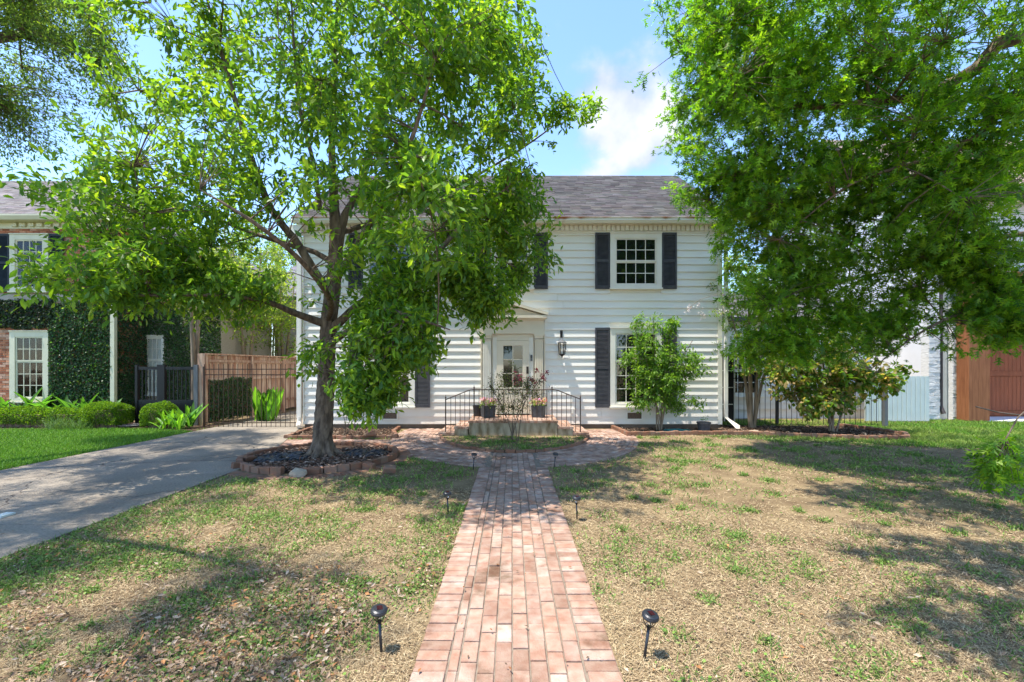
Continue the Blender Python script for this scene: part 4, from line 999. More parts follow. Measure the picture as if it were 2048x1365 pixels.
def make_tree(root, limbs, ells, seed, per, L, wfac, cols, tmpl, m, droop=.35, mid=90, clump=.42, tips=True, singles=0, barks=8, spread=.28, ns=1.1, scatter=.05, keep=None, shell=2.0, extra=None):
    R = np.random.default_rng(seed); tubes = []; nodes = []; nr = []
    for lb in limbs:
        big = lb[0][3] > .2
        S = smooth_path(lb, .035 if big else .25); P, r = S[:, :3], np.maximum(S[:, 3], .008)
        tubes.append((P, r, 44 if big else (barks if r[0] > .06 else 6)))
        if big: P, r = P[::7], r[::7]
        nodes.append(P[2:]); nr.append(r[2:])
    trunk = wood('trunk', tubes, m, root)
    nodes = np.concatenate(nodes); nr = np.concatenate(nr); h = nodes[:, 2] > nodes[:, 2].min() + min(.44, .25 * np.ptp(nodes[:, 2]))
    nodes, nr = nodes[h], nr[h]
    pts = crown_points(ells, R, clump, ns, shell)
    if extra is not None: pts = np.concatenate([pts, extra])
    if keep is not None: pts = pts[keep(pts)]
    sel = R.choice(len(pts), min(mid, len(pts)), replace=False)
    t2, n2, r2 = attach(pts[sel], nodes, nr, R, .009, 5, .06, .04)
    nodes = np.concatenate([nodes, n2]); nr = np.concatenate([nr, r2])
    t3, n3, r3 = attach(pts, nodes, nr, R, .0025, 3, .1, .012)
    wood('branches', t2 + t3, m, root, stuff=True)
    d = []; 
    for P, _, _ in t3: d.append(P[-1] - P[-2])
    D = unit(np.array(d) + R.normal(0, .02, (len(d), 3)))
    Rm, P, C = leaves_at(pts, D, R, per, L, wfac, spread, droop, cols, tmpl, scatter)
    k = np.zeros(len(P), bool)
    if singles:
        px, py = project(P); vis = (px > 0) & (px < 2048) & (py > 0) & (py < 1365) & (P[:, 1] > .5)
        app = np.where(vis, np.linalg.norm(Rm[:, :, 1], axis=1) / P[:, 1], 0); k[np.argsort(-app)[:singles]] = True
    parts = [soup(tmpl[0], tmpl[1], Rm[~k], P[~k], C[~k])]
    if singles:      # leaves well outside the frame carry a plainer outline
        px, py = project(P); far = (~k) & ((px < -150) | (px > 2200) | (py < -150)); near = (~k) & ~far
        parts = [soup(tmpl[0], tmpl[1], Rm[near], P[near], C[near]), soup(LEAF_S[0] * [.8, 1, 1], LEAF_S[1], Rm[far], P[far], C[far])]
    crown = soup_obj('crown', parts, M['leaf'], root)
    if singles:
        ms = []
        for c in cols:
            me = np_mesh('leaf', tmpl[0], tmpl[1], np.repeat(np.array([c]), len(tmpl[0]), 0)); me.materials.append(M['leaf']); ms.append(me)
        o = np.array(org(root)); oo = org(root)
        for i in np.nonzero(k)[0]:
            ob = bpy.data.objects.new('leaf', ms[i % len(ms)]); COL.objects.link(ob); ob.parent = crown
            mt = np.eye(4); mt[:3, :3] = Rm[i]; mt[:3, 3] = P[i] - o; ob.matrix_local = Matrix(mt.tolist())
    return trunk, crown

def W(px, py, d, r=None):
    v = (X(px, d), d, Z(py, d)); return v if r is None else (*v, r)
GR = [(.15, .26, .03), (.12, .23, .04), (.22, .34, .03), (.09, .19, .05), (.28, .38, .04), (.15, .26, .05)]
# the planted tree in its brick ring
t1 = thing('shade_tree', 'spreading tree with grey flaky trunk standing in the raised brick ring left of the walk', 'tree', (X(645, 8.6), 8.6, .03))
d = 8.5
limbs = [
    [W(643, 918, 8.6, .29), W(644, 900, 8.6, .22), W(645, 880, 8.6, .185), W(650, 800, 8.55, .165), W(655, 700, 8.5, .15), W(658, 640, 8.5, .15), W(668, 560, 8.5, .135), W(672, 480, 8.5, .12), W(668, 400, 8.5, .085), W(664, 280, 8.6, .06), W(670, 150, 8.7, .045), W(676, -20, 8.8, .03), W(680, -160, 8.8, .012)],
    [W(664, 590, 8.5, .09), W(640, 560, 8.4, .08), W(590, 480, 8.3, .07), W(543, 420, 8.2, .062), W(500, 310, 8.1, .055), W(470, 200, 8.0, .04), W(430, 60, 7.9, .028), W(400, -60, 7.8, .01)],
    [W(668, 530, 8.5, .065), W(630, 505, 8.6, .05), W(560, 485, 8.8, .042), W(450, 445, 9.0, .034), W(370, 400, 9.2, .025), W(260, 350, 9.2, .010)],
    [W(656, 650, 8.5, .085), W(620, 638, 8.3, .07), W(585, 625, 8.0, .055), W(520, 600, 7.5, .042), W(400, 590, 7.0, .03), W(250, 590, 6.6, .018), W(120, 560, 6.4, .008)],
    [W(655, 665, 8.5, .10), W(685, 640, 8.3, .08), W(730, 600, 8.1, .065), W(820, 562, 7.9, .055), W(880, 500, 7.8, .045), W(935, 440, 7.8, .035), W(1010, 380, 7.8, .022), W(1060, 330, 7.8, .01)],
    [W(676, 500, 8.5, .085), W(690, 430, 8.5, .07), W(720, 380, 8.6, .055), W(740, 300, 8.8, .045), W(780, 150, 9.0, .035), W(820, 20, 9.0, .022), W(850, -100, 9, .008)],
    [W(640, 420, 8.5, .045), W(628, 330, 8.6, .042), W(600, 220, 8.7, .035), W(588, 90, 8.8, .025), W(580, -60, 8.8, .01)],
    [W(660, 690, 8.45, .06), W(700, 660, 7.6, .05), W(760, 620, 6.9, .035), W(840, 640, 6.4, .025), W(900, 660, 6.2, .008)],
    [W(672, 560, 8.4, .07), W(720, 480, 7.6, .055), W(780, 380, 6.8, .04), W(830, 260, 6.2, .028), W(870, 120, 6.0, .012)],
    [W(668, 470, 8.6, .06), W(760, 440, 9.4, .05), W(900, 380, 10.0, .035), W(1040, 300, 10.0, .022), W(1150, 220, 9.8, .008)],
    [W(655, 640, 8.5, .06), W(660, 600, 7.4, .05), W(600, 520, 6.4, .035), W(500, 440, 5.8, .025), W(400, 380, 5.6, .008)],
]
for k in range(7):        # root flare
    a = k / 7 * 6.28 + .3; bx, by = X(645, 8.6), 8.6
    limbs.append([(bx + .10 * math.cos(a), by + .10 * math.sin(a), .36, .07), (bx + .20 * math.cos(a), by + .22 * math.sin(a), .12, .06), (bx + .38 * math.cos(a), by + .4 * math.sin(a), .03, .035), (bx + .55 * math.cos(a + .2), by + .6 * math.sin(a + .2), .0, .02)])
def E_(px, py, dd, rx, ry, rz, n): return ((X(px, dd), dd, Z(py, dd)), (rx, ry, rz), n)
ells = [E_(850, 250, 8.0, 2.0, 2.4, 2.1, 330), E_(640, 20, 8.6, 2.9, 2.4, 1.9, 260), E_(360, 130, 8.2, 1.6, 1.8, 1.5, 110), E_(290, 395, 7.4, 2.0, 1.7, 1.05, 210),
        E_(200, 560, 6.6, 1.5, 1.1, .55, 90), E_(470, 590, 7.4, 1.2, 1.0, .55, 60), E_(800, 700, 7.0, .95, 1.0, .72, 130), E_(1000, 470, 8.6, 1.15, 1.3, 1.25, 190),
        E_(1140, 240, 9.2, .75, .5, .55, 28), E_(950, 600, 8.0, .9, .9, .62, 80), E_(720, 400, 6.4, 1.1, 1.1, 1.1, 90), E_(1010, 150, 8.8, .9, 1.5, 1.6, 120),
        E_(540, 260, 7.0, 1.3, 1.5, 1.3, 120), E_(600, 720, 7.4, .55, .5, .28, 16), E_(730, 800, 6.6, .45, .5, .35, 26), E_(850, 430, 5.6, .8, .8, .9, 50), E_(880, 80, 6.5, 1.5, 1.2, 1.2, 90), E_(800, 545, 7.5, .95, .9, .85, 150), E_(930, 560, 7.8, .8, .8, .8, 70), E_(760, 640, 7.2, .7, .7, .6, 60), E_(400, 545, 7.9, 1.0, 1.1, .6, 70), E_(330, 520, 7.4, 1.2, 1.0, .6, 60), E_(745, 760, 6.8, .6, .6, .42, 44),
        ((-3.4, 7.4, 10.3), (3.2, 3.2, 1.6), 170), ((-2.6, 5.2, 8.2), (2.4, 1.6, 1.6), 110)]
R1 = np.random.default_rng(77)
def keep1(p):
    px, py = project(p)
    bare = (px > 535) & (px < 700) & (py > 400) & (py < 640) & (R1.random(len(p)) < .9) | (px > 690) & (px < 800) & (py > 400) & (py < 560) & (R1.random(len(p)) < .45)
    sky_ = (px > 1115) & (py > 255) | (px > 1215) | ((px > 1090) & (py < 90))
    low = (px > 560) & (px < 668) & (py > 745) | (py > 840) | ((px < 590) & (py > 668)) | ((px > 840) & (py > 735)) | ((px > 985) & (py > 655)) | ((px < 90) & (py < 350))| ((px < 35) & (py > 500))
    return ~(bare | sky_ | low)
extra = np.array([W(p, q, 9.3) for p, q in ((1195, 215), (1180, 235), (1150, 225), (1165, 260), (1130, 250), (1120, 270), (1188, 190), (1100, 240), (1205, 212), (1140, 275))])
make_tree(t1, limbs, ells, 4, 28, .145, 1.0, GR, LEAF_A, M['bark'], singles=300, keep=keep1, clump=.40, extra=extra, scatter=.075, spread=.34)

# the oak reaching in from the right
OK_ = [(.15, .30, .025), (.12, .26, .025), (.20, .35, .025), (.09, .20, .035), (.25, .39, .03)]
t2 = thing('oak_tree', 'red oak with jagged bright green leaves reaching in from the right edge', 'tree', (10.3, 6.6, 0))
limbs = [
    [(10.3, 6.6, 0, .34), (10.2, 6.6, 2, .28), (10.1, 6.7, 4, .25), (10.0, 6.8, 6.5, .2), (9.8, 6.8, 9, .12), (9.6, 6.8, 11, .05)],
    [(10.1, 6.7, 5.9, .13), W(2048, 75, 7.0, .11), W(1950, 140, 7.1, .095), W(1850, 190, 7.3, .075), W(1740, 205, 7.5, .06), W(1600, 215, 7.7, .045), W(1500, 200, 7.9, .03), W(1400, 120, 8.0, .02), W(1330, 60, 8.1, .008)],
    [(10.1, 6.7, 4.6, .12), W(2048, 215, 7.6, .08), W(1900, 200, 7.8, .06), W(1790, 260, 8.0, .05), W(1690, 300, 8.2, .035), W(1560, 350, 8.4, .02), W(1420, 400, 8.6, .008)],
    [(10.1, 6.7, 4.2, .10), W(2048, 215, 6.6, .05), W(1960, 270, 6.8, .04), W(1850, 320, 7.0, .03), W(1700, 370, 7.4, .02), W(1560, 480, 7.8, .008)],
    [(10.1, 6.7, 3.4, .08), W(2048, 560, 7.6, .045), W(1960, 610, 7.8, .035), W(1850, 660, 8.0, .02), W(1740, 740, 8.2, .006)],
    [(10.1, 6.7, 3.6, .09), W(2030, 470, 8.6, .05), W(1880, 520, 8.8, .035), W(1700, 560, 9.0, .02), W(1540, 600, 9.2, .008)],
    [(10.0, 6.8, 6.8, .11), (8, 5.4, 7.4, .08), (6, 4.6, 7.8, .05), (4.2, 4.0, 7.8, .04), (2.4, 3.4, 7.8, .015)],
    [(10.0, 6.8, 7.0, .12), (8, 7.6, 8.4, .08), (6, 8.2, 9.0, .05), (4, 8.4, 9.2, .015)],
    [(10.1, 6.7, 2.8, .06), (8.2, 5.8, 2.4, .04), (6.8, 5.1, 1.5, .025), (5.9, 4.9, .75, .012), (5.5, 4.9, .5, .005)],
    [(6.8, 5.1, 1.5, .02), (6.0, 5.0, 1.45, .012), (5.5, 4.95, 1.15, .008), (5.25, 4.9, .75, .004)], [(6.6, 5.1, 1.3, .015), (5.8, 5.1, 1.15, .008), (5.3, 5.2, 1.25, .003)],
]
ells = [E_(1480, 150, 7.9, 1.35, 1.8, 1.9, 480), E_(1500, 390, 8.3, 1.3, 1.5, 1.1, 330), E_(1750, 120, 7.4, 2.0, 2.2, 1.9, 520), E_(1960, 330, 6.9, 1.5, 1.8, 1.7, 460), E_(1700, 430, 8.2, 1.6, 1.4, 1.2, 320),
        E_(1590, 570, 8.8, 1.4, 1.3, .9, 250), E_(1560, 690, 8.9, 1.15, .9, .6, 120), E_(1740, 640, 8.6, 1.2, .9, .75, 140), E_(1960, 620, 7.9, 1.3, 1.0, .75, 190), E_(2010, 640, 7.6, .8, .8, .45, 80), E_(1840, 500, 8.0, .9, .8, .6, 110), E_(1960, 540, 7.8, .8, .8, .5, 80), E_(1990, 945, 5.1, .38, .5, .22, 16),
        ((6, 4.2, 8.2), (3.0, 2.2, 1.4), 330), ((7, 8, 10.2), (4.0, 3.4, 1.8), 260), ((2.9, 5.0, 8.0), (1.7, 1.2, .8), 130), ((1.9, 3.0, 7.6), (1.3, 1.0, .7), 90), ((4.6, 5.4, 8.0), (2.0, 1.5, .9), 160), ((.7, 1.9, 7.6), (.9, .8, .5), 40), ((4.0, 8.3, 9.0), (1.8, 2.2, 1.4), 120)]
def keep2(p):
    px, py = project(p)
    lim = np.interp(py, [-2000, 0, 60, 150, 260, 345, 360, 380, 430, 470, 560, 700, 2000], [1270, 1290, 1290, 1275, 1305, 1330, 1385, 1318, 1375, 1435, 1420, 1425, 1440])
    return ((px > lim) | (py < -30)) & ~((px > 1850) & (py > 722) & (py < 880) & (p[:, 1] > 6)) & ~((px < 1850) & (py > 775)) & ~((px > 1855) & (px < 1945) & (py > 560) & (R_.random(len(p)) < .7)) & ~((py > 1000) & (px > 1700) & (px < 2300))
R_ = np.random.default_rng(8)
extra = np.array([W(p, q, 8.0) for p, q in ((1318, 385), (1335, 375), (1350, 390), (1300, 378), (1395, 430), (1375, 445), (1430, 480), (1425, 500), (1285, 90), (1280, 160))])
make_tree(t2, limbs, ells, 9, 19, .165, 1.0, OK_, LEAF_O, M['bark'], singles=300, keep=keep2, clump=.34, droop=.3, extra=extra, ns=1.4, spread=.3, scatter=.07)

# live oak over the driveway, trunk outside the frame on the left
LO = [(.13, .20, .06), (.10, .17, .06), (.18, .25, .05), (.08, .13, .05)]
t3 = thing('live_oak', 'small leaved live oak hanging over the driveway at the upper left corner', 'tree', (-12.8, 4.2, 0))
limbs = [[(-12.8, 4.2, 0, .4), (-12.6, 4.3, 3, .33), (-12.4, 4.5, 5, .28), (-12, 4.6, 7.5, .2), (-11.6, 4.6, 10, .08)],
         [(-12.4, 4.5, 5, .18), (-11, 7.2, 6.8, .14), W(40, 70, 9.6, .09), W(60, 20, 9.9, .06), (-8.4, 10.6, 10.2, .02)],
         [(-12.2, 4.5, 6, .18), (-9.5, 4.2, 8.0, .12), (-6.5, 3.4, 8.8, .06), (-4.2, 2.6, 8.8, .02)], [(-12.2, 4.5, 5.6, .15), (-10.5, 6.5, 7.6, .1), (-8.5, 7.2, 8.8, .04)],
         [(-12.2, 4.5, 6, .15), (-10.5, 2.5, 7.8, .1), (-8.5, 1, 8.4, .04)]]
ells = [E_(70, 60, 9.8, 1.8, 1.6, 1.5, 420), E_(30, 230, 10.0, 1.3, 1.2, 1.1, 240), E_(190, 120, 10.2, 1.1, 1.2, 1.1, 160), ((-9.3, 6.0, 8.8), (2.2, 2.6, 1.0), 420), ((-8.2, 3.0, 8.8), (2.8, 2.4, 1.0), 420), ((-5.6, 2.0, 9.0), (2.2, 1.5, .8), 190), ((-9.2, 7.9, 8.6), (2.0, 1.8, .8), 300), ((-7.6, 5.2, 9.0), (1.9, 1.9, .7), 280)]
def keep3(p):
    px, py = project(p); return ~((px > 262) & (py > 0) & (px < 2048)) & ~((py > 335) & (px > 0))
make_tree(t3, limbs, ells, 21, 30, .085, .85, LO, LEAF_S, M['bark'], keep=keep3, clump=.47, ns=1.2, spread=.45, scatter=.13, mid=60)

# backdrop trees between and beyond the houses
YG = [(.17, .25, .05), (.22, .30, .05), (.12, .20, .05), (.28, .32, .07)]
def back_tree(name, label, base, h, r, seed, cols, trunk_m='palebark', stems=3, n=170, L=.13, per=26, z0=.35, group='trees between the houses', lean=.5, clump=.4):
    R = random.Random(seed); o = thing(name, label, 'tree', (*base, 0), group); limbs = []
    for k in range(stems):
        a = k / stems * 6.28 + R.random(); q = lean * R.uniform(.4, 1); x, y = base
        limbs.append([(x + .1 * math.cos(a), y + .1 * math.sin(a), 0, .075), (x + q * .5 * math.cos(a), y + q * .5 * math.sin(a), h * .33, .06), (x + q * 1.3 * math.cos(a), y + q * 1.3 * math.sin(a), h * .66, .035), (x + q * 2 * math.cos(a), y + q * 2 * math.sin(a), h * .95, .01)])
    zc = h * (1 + z0) / 2; rz = h * (1 - z0) / 2
    make_tree(o, limbs, [((base[0], base[1], zc), (r, r, rz), n)], seed, per, L, .9, cols, LEAF_S, M[trunk_m], clump=clump, mid=30, spread=.4, scatter=.12, shell=2.4)
    return o
back_tree('crape_myrtle', 'pale stemmed crape myrtle rising behind the grey gate post', (-9.75, 14.0), 5.2, 1.5, 31, YG, n=90, stems=4, lean=.22, z0=.62)
back_tree('garden_tree', 'yellow green leafy tree standing just behind the cedar fence', (-9.9, 17.0), 6.4, 1.9, 32, YG, n=300, z0=.36)
back_tree('garden_tree', 'small yellow green tree leaning over the far end of the cedar fence', (-9.5, 18.9), 5.8, 1.6, 37, YG, n=190, z0=.34)
back_tree('garden_tree', 'taller olive green tree beyond the fence near the far brick house', (-12.2, 20.0), 8.6, 2.4, 33, YG, n=340, L=.17, z0=.25)
back_tree('distant_tree', 'blue green fine leaved tree behind the back garage roof', (-11.5, 31), 12.5, 4, 34, LO, 'bark', 2, 260, .2, 30)
back_tree('distant_tree', 'dark tree rising behind the roof at the left of the white house', (-17.5, 33), 14, 4.5, 35, GR, 'bark', 2, 260, .24, 30)
back_tree('garden_tree', 'leafy tree filling the gap behind the white side wing', (9.6, 19.5), 6.2, 2.0, 36, GR, 'bark', 3, 200, .16, 28)

# shrubs with visible stems
def shrub(name, label, base, stems, ells, seed, cols, L=.075, per=16, cat='shrub', group=None, m='palebark', clump=.3, tmpl=LEAF_S, mid=14, wf=.95, spread=.2, scatter=.05, singles=0, sr=.02):
    o = thing(name, label, cat, (*base, 0), group); R = random.Random(seed); limbs = []
    for (tx, ty, tz) in stems:
        x, y = base; sx, sy = x + R.uniform(-.1, .1), y + R.uniform(-.08, .08)
        limbs.append([(sx, sy, 0, sr), ((sx * .8 + tx * .2), sy * .8 + ty * .2, tz * .35, sr * .85), ((sx * .45 + tx * .55), (sy + ty) / 2, tz * .7, sr * .6), (tx, ty, tz, .005)])
    _, crown = make_tree(o, limbs, ells, seed, per, L, wf, cols, tmpl, M[m], clump=clump, mid=mid, spread=spread, scatter=scatter, barks=7, singles=singles)
    for c in o.children:
        if c.name.startswith('trunk'): c.name = 'stems'
    return o
SH = [(.13, .25, .04), (.10, .20, .04), (.18, .31, .05), (.23, .36, .06)]
bx = X(1320, 12.05)
shrub('camellia_shrub', 'upright green shrub with pale stems in front of the lower right window', (bx, 12.05), [(bx - .7, 11.9, 2.7), (bx - .2, 12, 3.0), (bx + .3, 12, 2.9), (bx + .8, 11.9, 2.4), (bx + .1, 11.8, 2.0), (bx - .5, 11.8, 1.6)],
      [((bx - .35, 12, 2.0), (.55, .5, .75), 60), ((bx + .25, 11.95, 1.6), (.65, .55, .9), 95), ((bx - .1, 11.9, 1.2), (.8, .5, .7), 80), ((bx + .85, 11.95, 1.75), (.42, .4, .5), 28), ((bx - .5, 12, 2.75), (.3, .25, .3), 12), ((bx + .15, 12, 2.8), (.4, .25, .3), 18), ((bx + .6, 11.9, .75), (.5, .4, .25), 18), ((bx - .85, 11.9, 1.9), (.25, .25, .3), 8), ((bx - .6, 11.9, .7), (.4, .35, .2), 12)], 41, SH, .115, 26, tmpl=LEAF_A, singles=0)
FR = [(.16, .27, .05), (.22, .27, .06), (.34, .28, .10), (.12, .22, .04), (.42, .30, .15), (.10, .19, .04)]
bx = X(1662, 11.9)
shrub('fringe_shrub', 'broad leaved shrub with yellowing and browning leaves near the grey fence post', (bx, 11.9), [(bx - 1.1, 11.9, 2.0), (bx - .4, 12, 3.0), (bx + .4, 12, 2.9), (bx + 1.2, 11.9, 1.9), (bx, 11.6, 2.2), (bx + .8, 11.8, 2.5)],
      [((bx, 11.9, 2.3), (1.5, .7, 1.0), 90), ((bx - .7, 11.8, 1.2), (.7, .5, .6), 45), ((bx + .8, 11.8, 1.2), (.8, .5, .6), 45), ((bx + .1, 11.7, .9), (.8, .4, .4), 40), ((bx + 1.5, 11.8, 1.5), (.45, .4, .4), 20), ((bx - 1.3, 11.7, 1.6), (.7, .5, .75), 55), ((bx + .2, 11.5, 1.5), (1.0, .5, .6), 65), ((bx - .6, 11.4, .75), (.6, .4, .35), 30)], 42, FR, .15, 16, tmpl=LEAF_A, wf=1.5, sr=.028)
bx = X(1508, 12.6)
shrub('crape_myrtle', 'thick stemmed crape myrtle beside the downspout at the right house corner', (bx, 12.6), [(bx - .8, 12.5, 3.6), (bx - .2, 12.6, 4.4), (bx + .4, 12.6, 4.2), (bx + .9, 12.5, 3.2), (bx - .4, 12.2, 2.8)],
      [((bx - .1, 12.5, 3.4), (1.25, .6, 1.3), 120), ((bx + .2, 12.2, 2.0), (1.2, .6, .8), 70), ((bx - .6, 12.3, 4.5), (.5, .4, .5), 25)], 43, FR[:4] + SH, .095, 30, cat='tree', sr=.045)
o = thing('blossom_spray', 'drooping spray of white crape myrtle flowers beside the right corner board', 'flowers', (X(1410, 12.2), 12.2, 3.3))
def petals(name, pts, col, n, s, parent, sc=.05):
    R = np.random.default_rng(len(pts) + n); C = np.array(pts); P = np.repeat(C, n, 0) + R.normal(0, sc, (len(C) * n, 3)); k = len(P)
    c = np.array(col)[R.integers(0, len(col), k)] * (.8 + .4 * R.random((k, 1)))
    return soup_obj(name, [soup(LEAF_S[0], LEAF_S[1], frames(unit(R.normal(0, 1, (k, 3))), unit(R.normal(0, 1, (k, 3)) + [0, -.5, .8]), s * (.6 + .7 * R.random(k)), s * 1.6 * np.ones(k)), P, c)], M['petal'], parent)
pp = [W(p, q, 12.2) for p, q in ((1375, 622), (1382, 616), (1395, 610), (1400, 625), (1405, 634), (1440, 626), (1452, 622))]
petals('petals', pp, [(.8, .72, .68), (.7, .6, .55)], 26, .035, o, .05)
wood('twig', [(smooth_path([W(1372, 622, 12.2, .004), W(1400, 600, 12.2, .005), W(1440, 590, 12.25, .008), W(1470, 600, 12.4, .01)])[:, :3], np.full(len(smooth_path([W(1372, 622, 12.2, .004), W(1400, 600, 12.2, .005), W(1440, 590, 12.25, .008), W(1470, 600, 12.4, .01)])), .006), 5)], M['palebark'], o)
# crape myrtle with red flowers on the grass island
DG = [(.06, .085, .03), (.08, .12, .04), (.05, .05, .03), (.12, .17, .045)]
bx, by = X(1028, 10.45), 10.45
o = shrub('young_crape_myrtle', 'thin dark stemmed young crape myrtle with red blossom on the grass island', (bx, by), [(bx - .55, by, 1.25), (bx - .2, by, 1.45), (bx + .1, by, 1.6), (bx + .45, by - .1, 1.4), (bx + .75, by, 1.6), (bx + .3, by + .1, 1.1), (bx - .4, by + .1, 1.0)],
      [((bx - .1, by, 1.25), (.6, .35, .38), 80), ((bx + .45, by, 1.2), (.5, .3, .3), 45), ((bx, by, .8), (.6, .3, .25), 50), ((bx - .1, by, 1.62), (.16, .15, .25), 10)], 44, DG, .05, 13, m='bark', sr=.010, spread=.16, scatter=.04)
pp = [W(p, q, by) for p, q in ((1085, 752), (1094, 745), (1086, 757), (1074, 742), (1066, 763), (1070, 768), (1062, 760))]
petals('red_blossoms', pp, [(.28, .01, .03), (.4, .02, .06), (.18, .005, .02)], 34, .035, o, .035)
pp = [W(p, q, by) for p, q in ((1032, 746), (1036, 758), (1040, 760), (1028, 760), (1046, 753), (1034, 768))]
petals('pink_blossoms', pp, [(.55, .06, .12), (.6, .12, .16)], 26, .035, o, .04)
bx, by = X(696, 11.3), 11.3
shrub('bare_shrub', 'small sparse dark stemmed shrub in the bed under the left window', (bx, by), [(bx - .2, by, .9), (bx + .1, by, 1.0), (bx + .5, by, .85), (bx + .8, by, .75), (bx + .3, by, .6)],
      [((bx + .1, by, .8), (.3, .25, .25), 12), ((bx + .6, by, .7), (.4, .2, .18), 14)], 45, DG, .045, 7, m='bark', sr=.009, spread=.15, scatter=.04)

# ------------------------------------------------------------------ broad-leaved plants: every leaf a part
def broad_plant(name, label, base, n, L, Wd_, seed, col, group=None, lean=.5, cat='plant', spread=.25, bend_=1.0):
    o = thing(name, label, cat, (*base, 0), group); R = random.Random(seed); ms = []
    for v in range(3):
        rows = 6; V = []; bend = (.25 + .2 * v) * bend_
        for i in range(rows + 1):
            t = i / rows; w = Wd_ * (math.sin(math.pi * min(1, t * .92 + .05)) ** .8) * .5; zc = -bend * t * t * .9
            V += [(-w, t, zc + .06 * w / Wd_), (0, t, zc - .02), (w, t, zc + .06 * w / Wd_)]
        T = []
        for i in range(rows):
            a = i * 3; T += [(a, a + 1, a + 4), (a, a + 4, a + 3), (a + 1, a + 2, a + 5), (a + 1, a + 5, a + 4)]
        c = np.array(col) * (.7 + .35 * v); me = np_mesh('leaf', np.array(V), np.array(T), np.repeat(c[None], len(V), 0), True); me.materials.append(M['leaf']); ms.append(me)
    for k in range(n):
        a = R.uniform(0, 6.28); tilt = R.uniform(.15, lean); s = L * R.uniform(.65, 1.15)
        x, y = base[0] + R.uniform(-spread, spread), base[1] + R.uniform(-spread, spread) * .7
        piece('leaf', ms[k % 3], (x, y, R.uniform(0, .12)), o, (math.pi / 2 - tilt, R.uniform(-.3, .3), a), (s, s, s))
    return o
broad_plant('canna_plant', 'tall bright green canna leaves against the cedar fence behind the gate', (X(530, 14.3), 14.3), 52, .95, .17, 51, (.15, .32, .04), lean=.24, spread=.27, bend_=.25)
broad_plant('ginger_plant', 'bright green broad leaved plant in front of the metal gate', (X(352, 12.35), 12.35), 38, .5, .17, 52, (.15, .31, .04), lean=.7, spread=.36, bend_=.5)
broad_plant('ginger_plant', 'clump of upright pale green leaves beside the grey gate post', (X(375, 12.6), 12.6), 22, .66, .16, 57, (.13, .29, .05), lean=.5, spread=.2, bend_=.5)
for i, (px, dd, sd, lb) in enumerate(((15, 14.0, 61, 'dark cast iron plant at the left edge below the brick house window'), (62, 14.0, 62, 'cast iron plant with upright leaves right below the brick house window'), (125, 13.9, 63, 'low arching cast iron plant in front of the ivy'), (165, 13.9, 64, 'glossy cast iron plant behind the middle of the box hedge'), (205, 13.8, 65, 'cast iron plant at the foot of the cream downspout'))):
    broad_plant('cast_iron_plant', lb, (X(px, dd), dd), 26, .98 if i < 2 else .8, .16, sd, (.07, .18, .035) if i < 2 else (.10, .24, .05), 'broad leaved plants under the brick house', 1.0 if i > 1 else .6, spread=.38)

# box hedges
def hedge(label, x0, x1, y0, y1, h, seed, n, rnd=.18):
    o = thing('box_hedge', label, 'hedge', ((x0 + x1) / 2, (y0 + y1) / 2, 0), 'clipped box hedges'); R = np.random.default_rng(seed)
    c = np.array([(x0 + x1) / 2, (y0 + y1) / 2, h / 2]); hs = np.array([(x1 - x0) / 2, (y1 - y0) / 2, h / 2])
    d = R.uniform(-1, 1, (n * 2, 3)); ar = np.array([hs[1] * hs[2], hs[0] * hs[2], hs[0] * hs[1]]); ax = R.choice(3, n * 2, p=ar / ar.sum()); sg = np.where(R.random(n * 2) < .5, -1.0, 1.0); d[np.arange(n * 2), ax] = sg
    q = d * hs; inner = np.maximum(hs - rnd, .02); cl = np.clip(q, -inner, inner); dv = q - cl; q = cl + unit(dv) * rnd; nr = unit(dv)
    k = ~((nr[:, 2] < -.4)); q, nr = q[k][:n], nr[k][:n]
    q += nr * (fbm(q + c, 3.0)[:, None] - .5) * .24 - nr * (R.random((len(q), 1)) ** 2) * .07
    P = q + c; P[:, 2] = np.maximum(P[:, 2], .02)
    al = unit(nr * .7 + R.normal(0, .6, P.shape) + [0, 0, .3]); up = unit(nr + R.normal(0, .5, P.shape))
    base = np.array([(.14, .25, .02), (.10, .20, .02), (.20, .31, .025), (.07, .15, .02)])[R.integers(0, 4, len(P))] * (.7 + .5 * R.random((len(P), 1)))
    s = (.032 if x1 - x0 < 2 else .04) * (.7 + .6 * R.random(len(P)))
    soup_obj('foliage', [soup(LEAF_S[0], LEAF_S[1], frames(al, up, s, s * 1.3), P, base)], M['leaf'], o)
    b = MB(); e = .17; b.box(x0 + e, x1 - e, y0 + e, y1 - e, .02, h - e).build('branch_core', M['bark'], o)
hedge('long low clipped box hedge below the brick house window', -16.2, X(190, 12.9), 12.62, 13.25, .52, 71, 26000)
hedge('rounded box hedge end beside the black gate', X(183, 12.75), X(252, 12.75), 12.45, 13.15, .66, 72, 15000)
hedge('small dark box hedge in front of the metal double gate', X(287, 12.6), X(336, 12.6), 12.4, 13.0, .66, 73, 10000)
def tuft(name, label, base, n, L, seed, col, cat='plant', group=None, w=.014):
    o = thing(name, label, cat, (*base, 0), group); R = np.random.default_rng(seed)
    P = np.stack([base[0] + R.normal(0, .12, n), base[1] + R.normal(0, .1, n), np.zeros(n)], 1); al = unit(np.stack([R.normal(0, .55, n), R.normal(0, .55, n), np.ones(n)], 1)); s = L * (.5 + .6 * R.random(n))
    soup_obj('blades', [soup(BLADE2[0], BLADE2[1], frames(al, unit(R.normal(0, 1, (n, 3)) * [1, 1, .1]), s, w * np.ones(n)), P, np.array(col) * (.6 + .8 * R.random((n, 1))))], M['blade'], o)
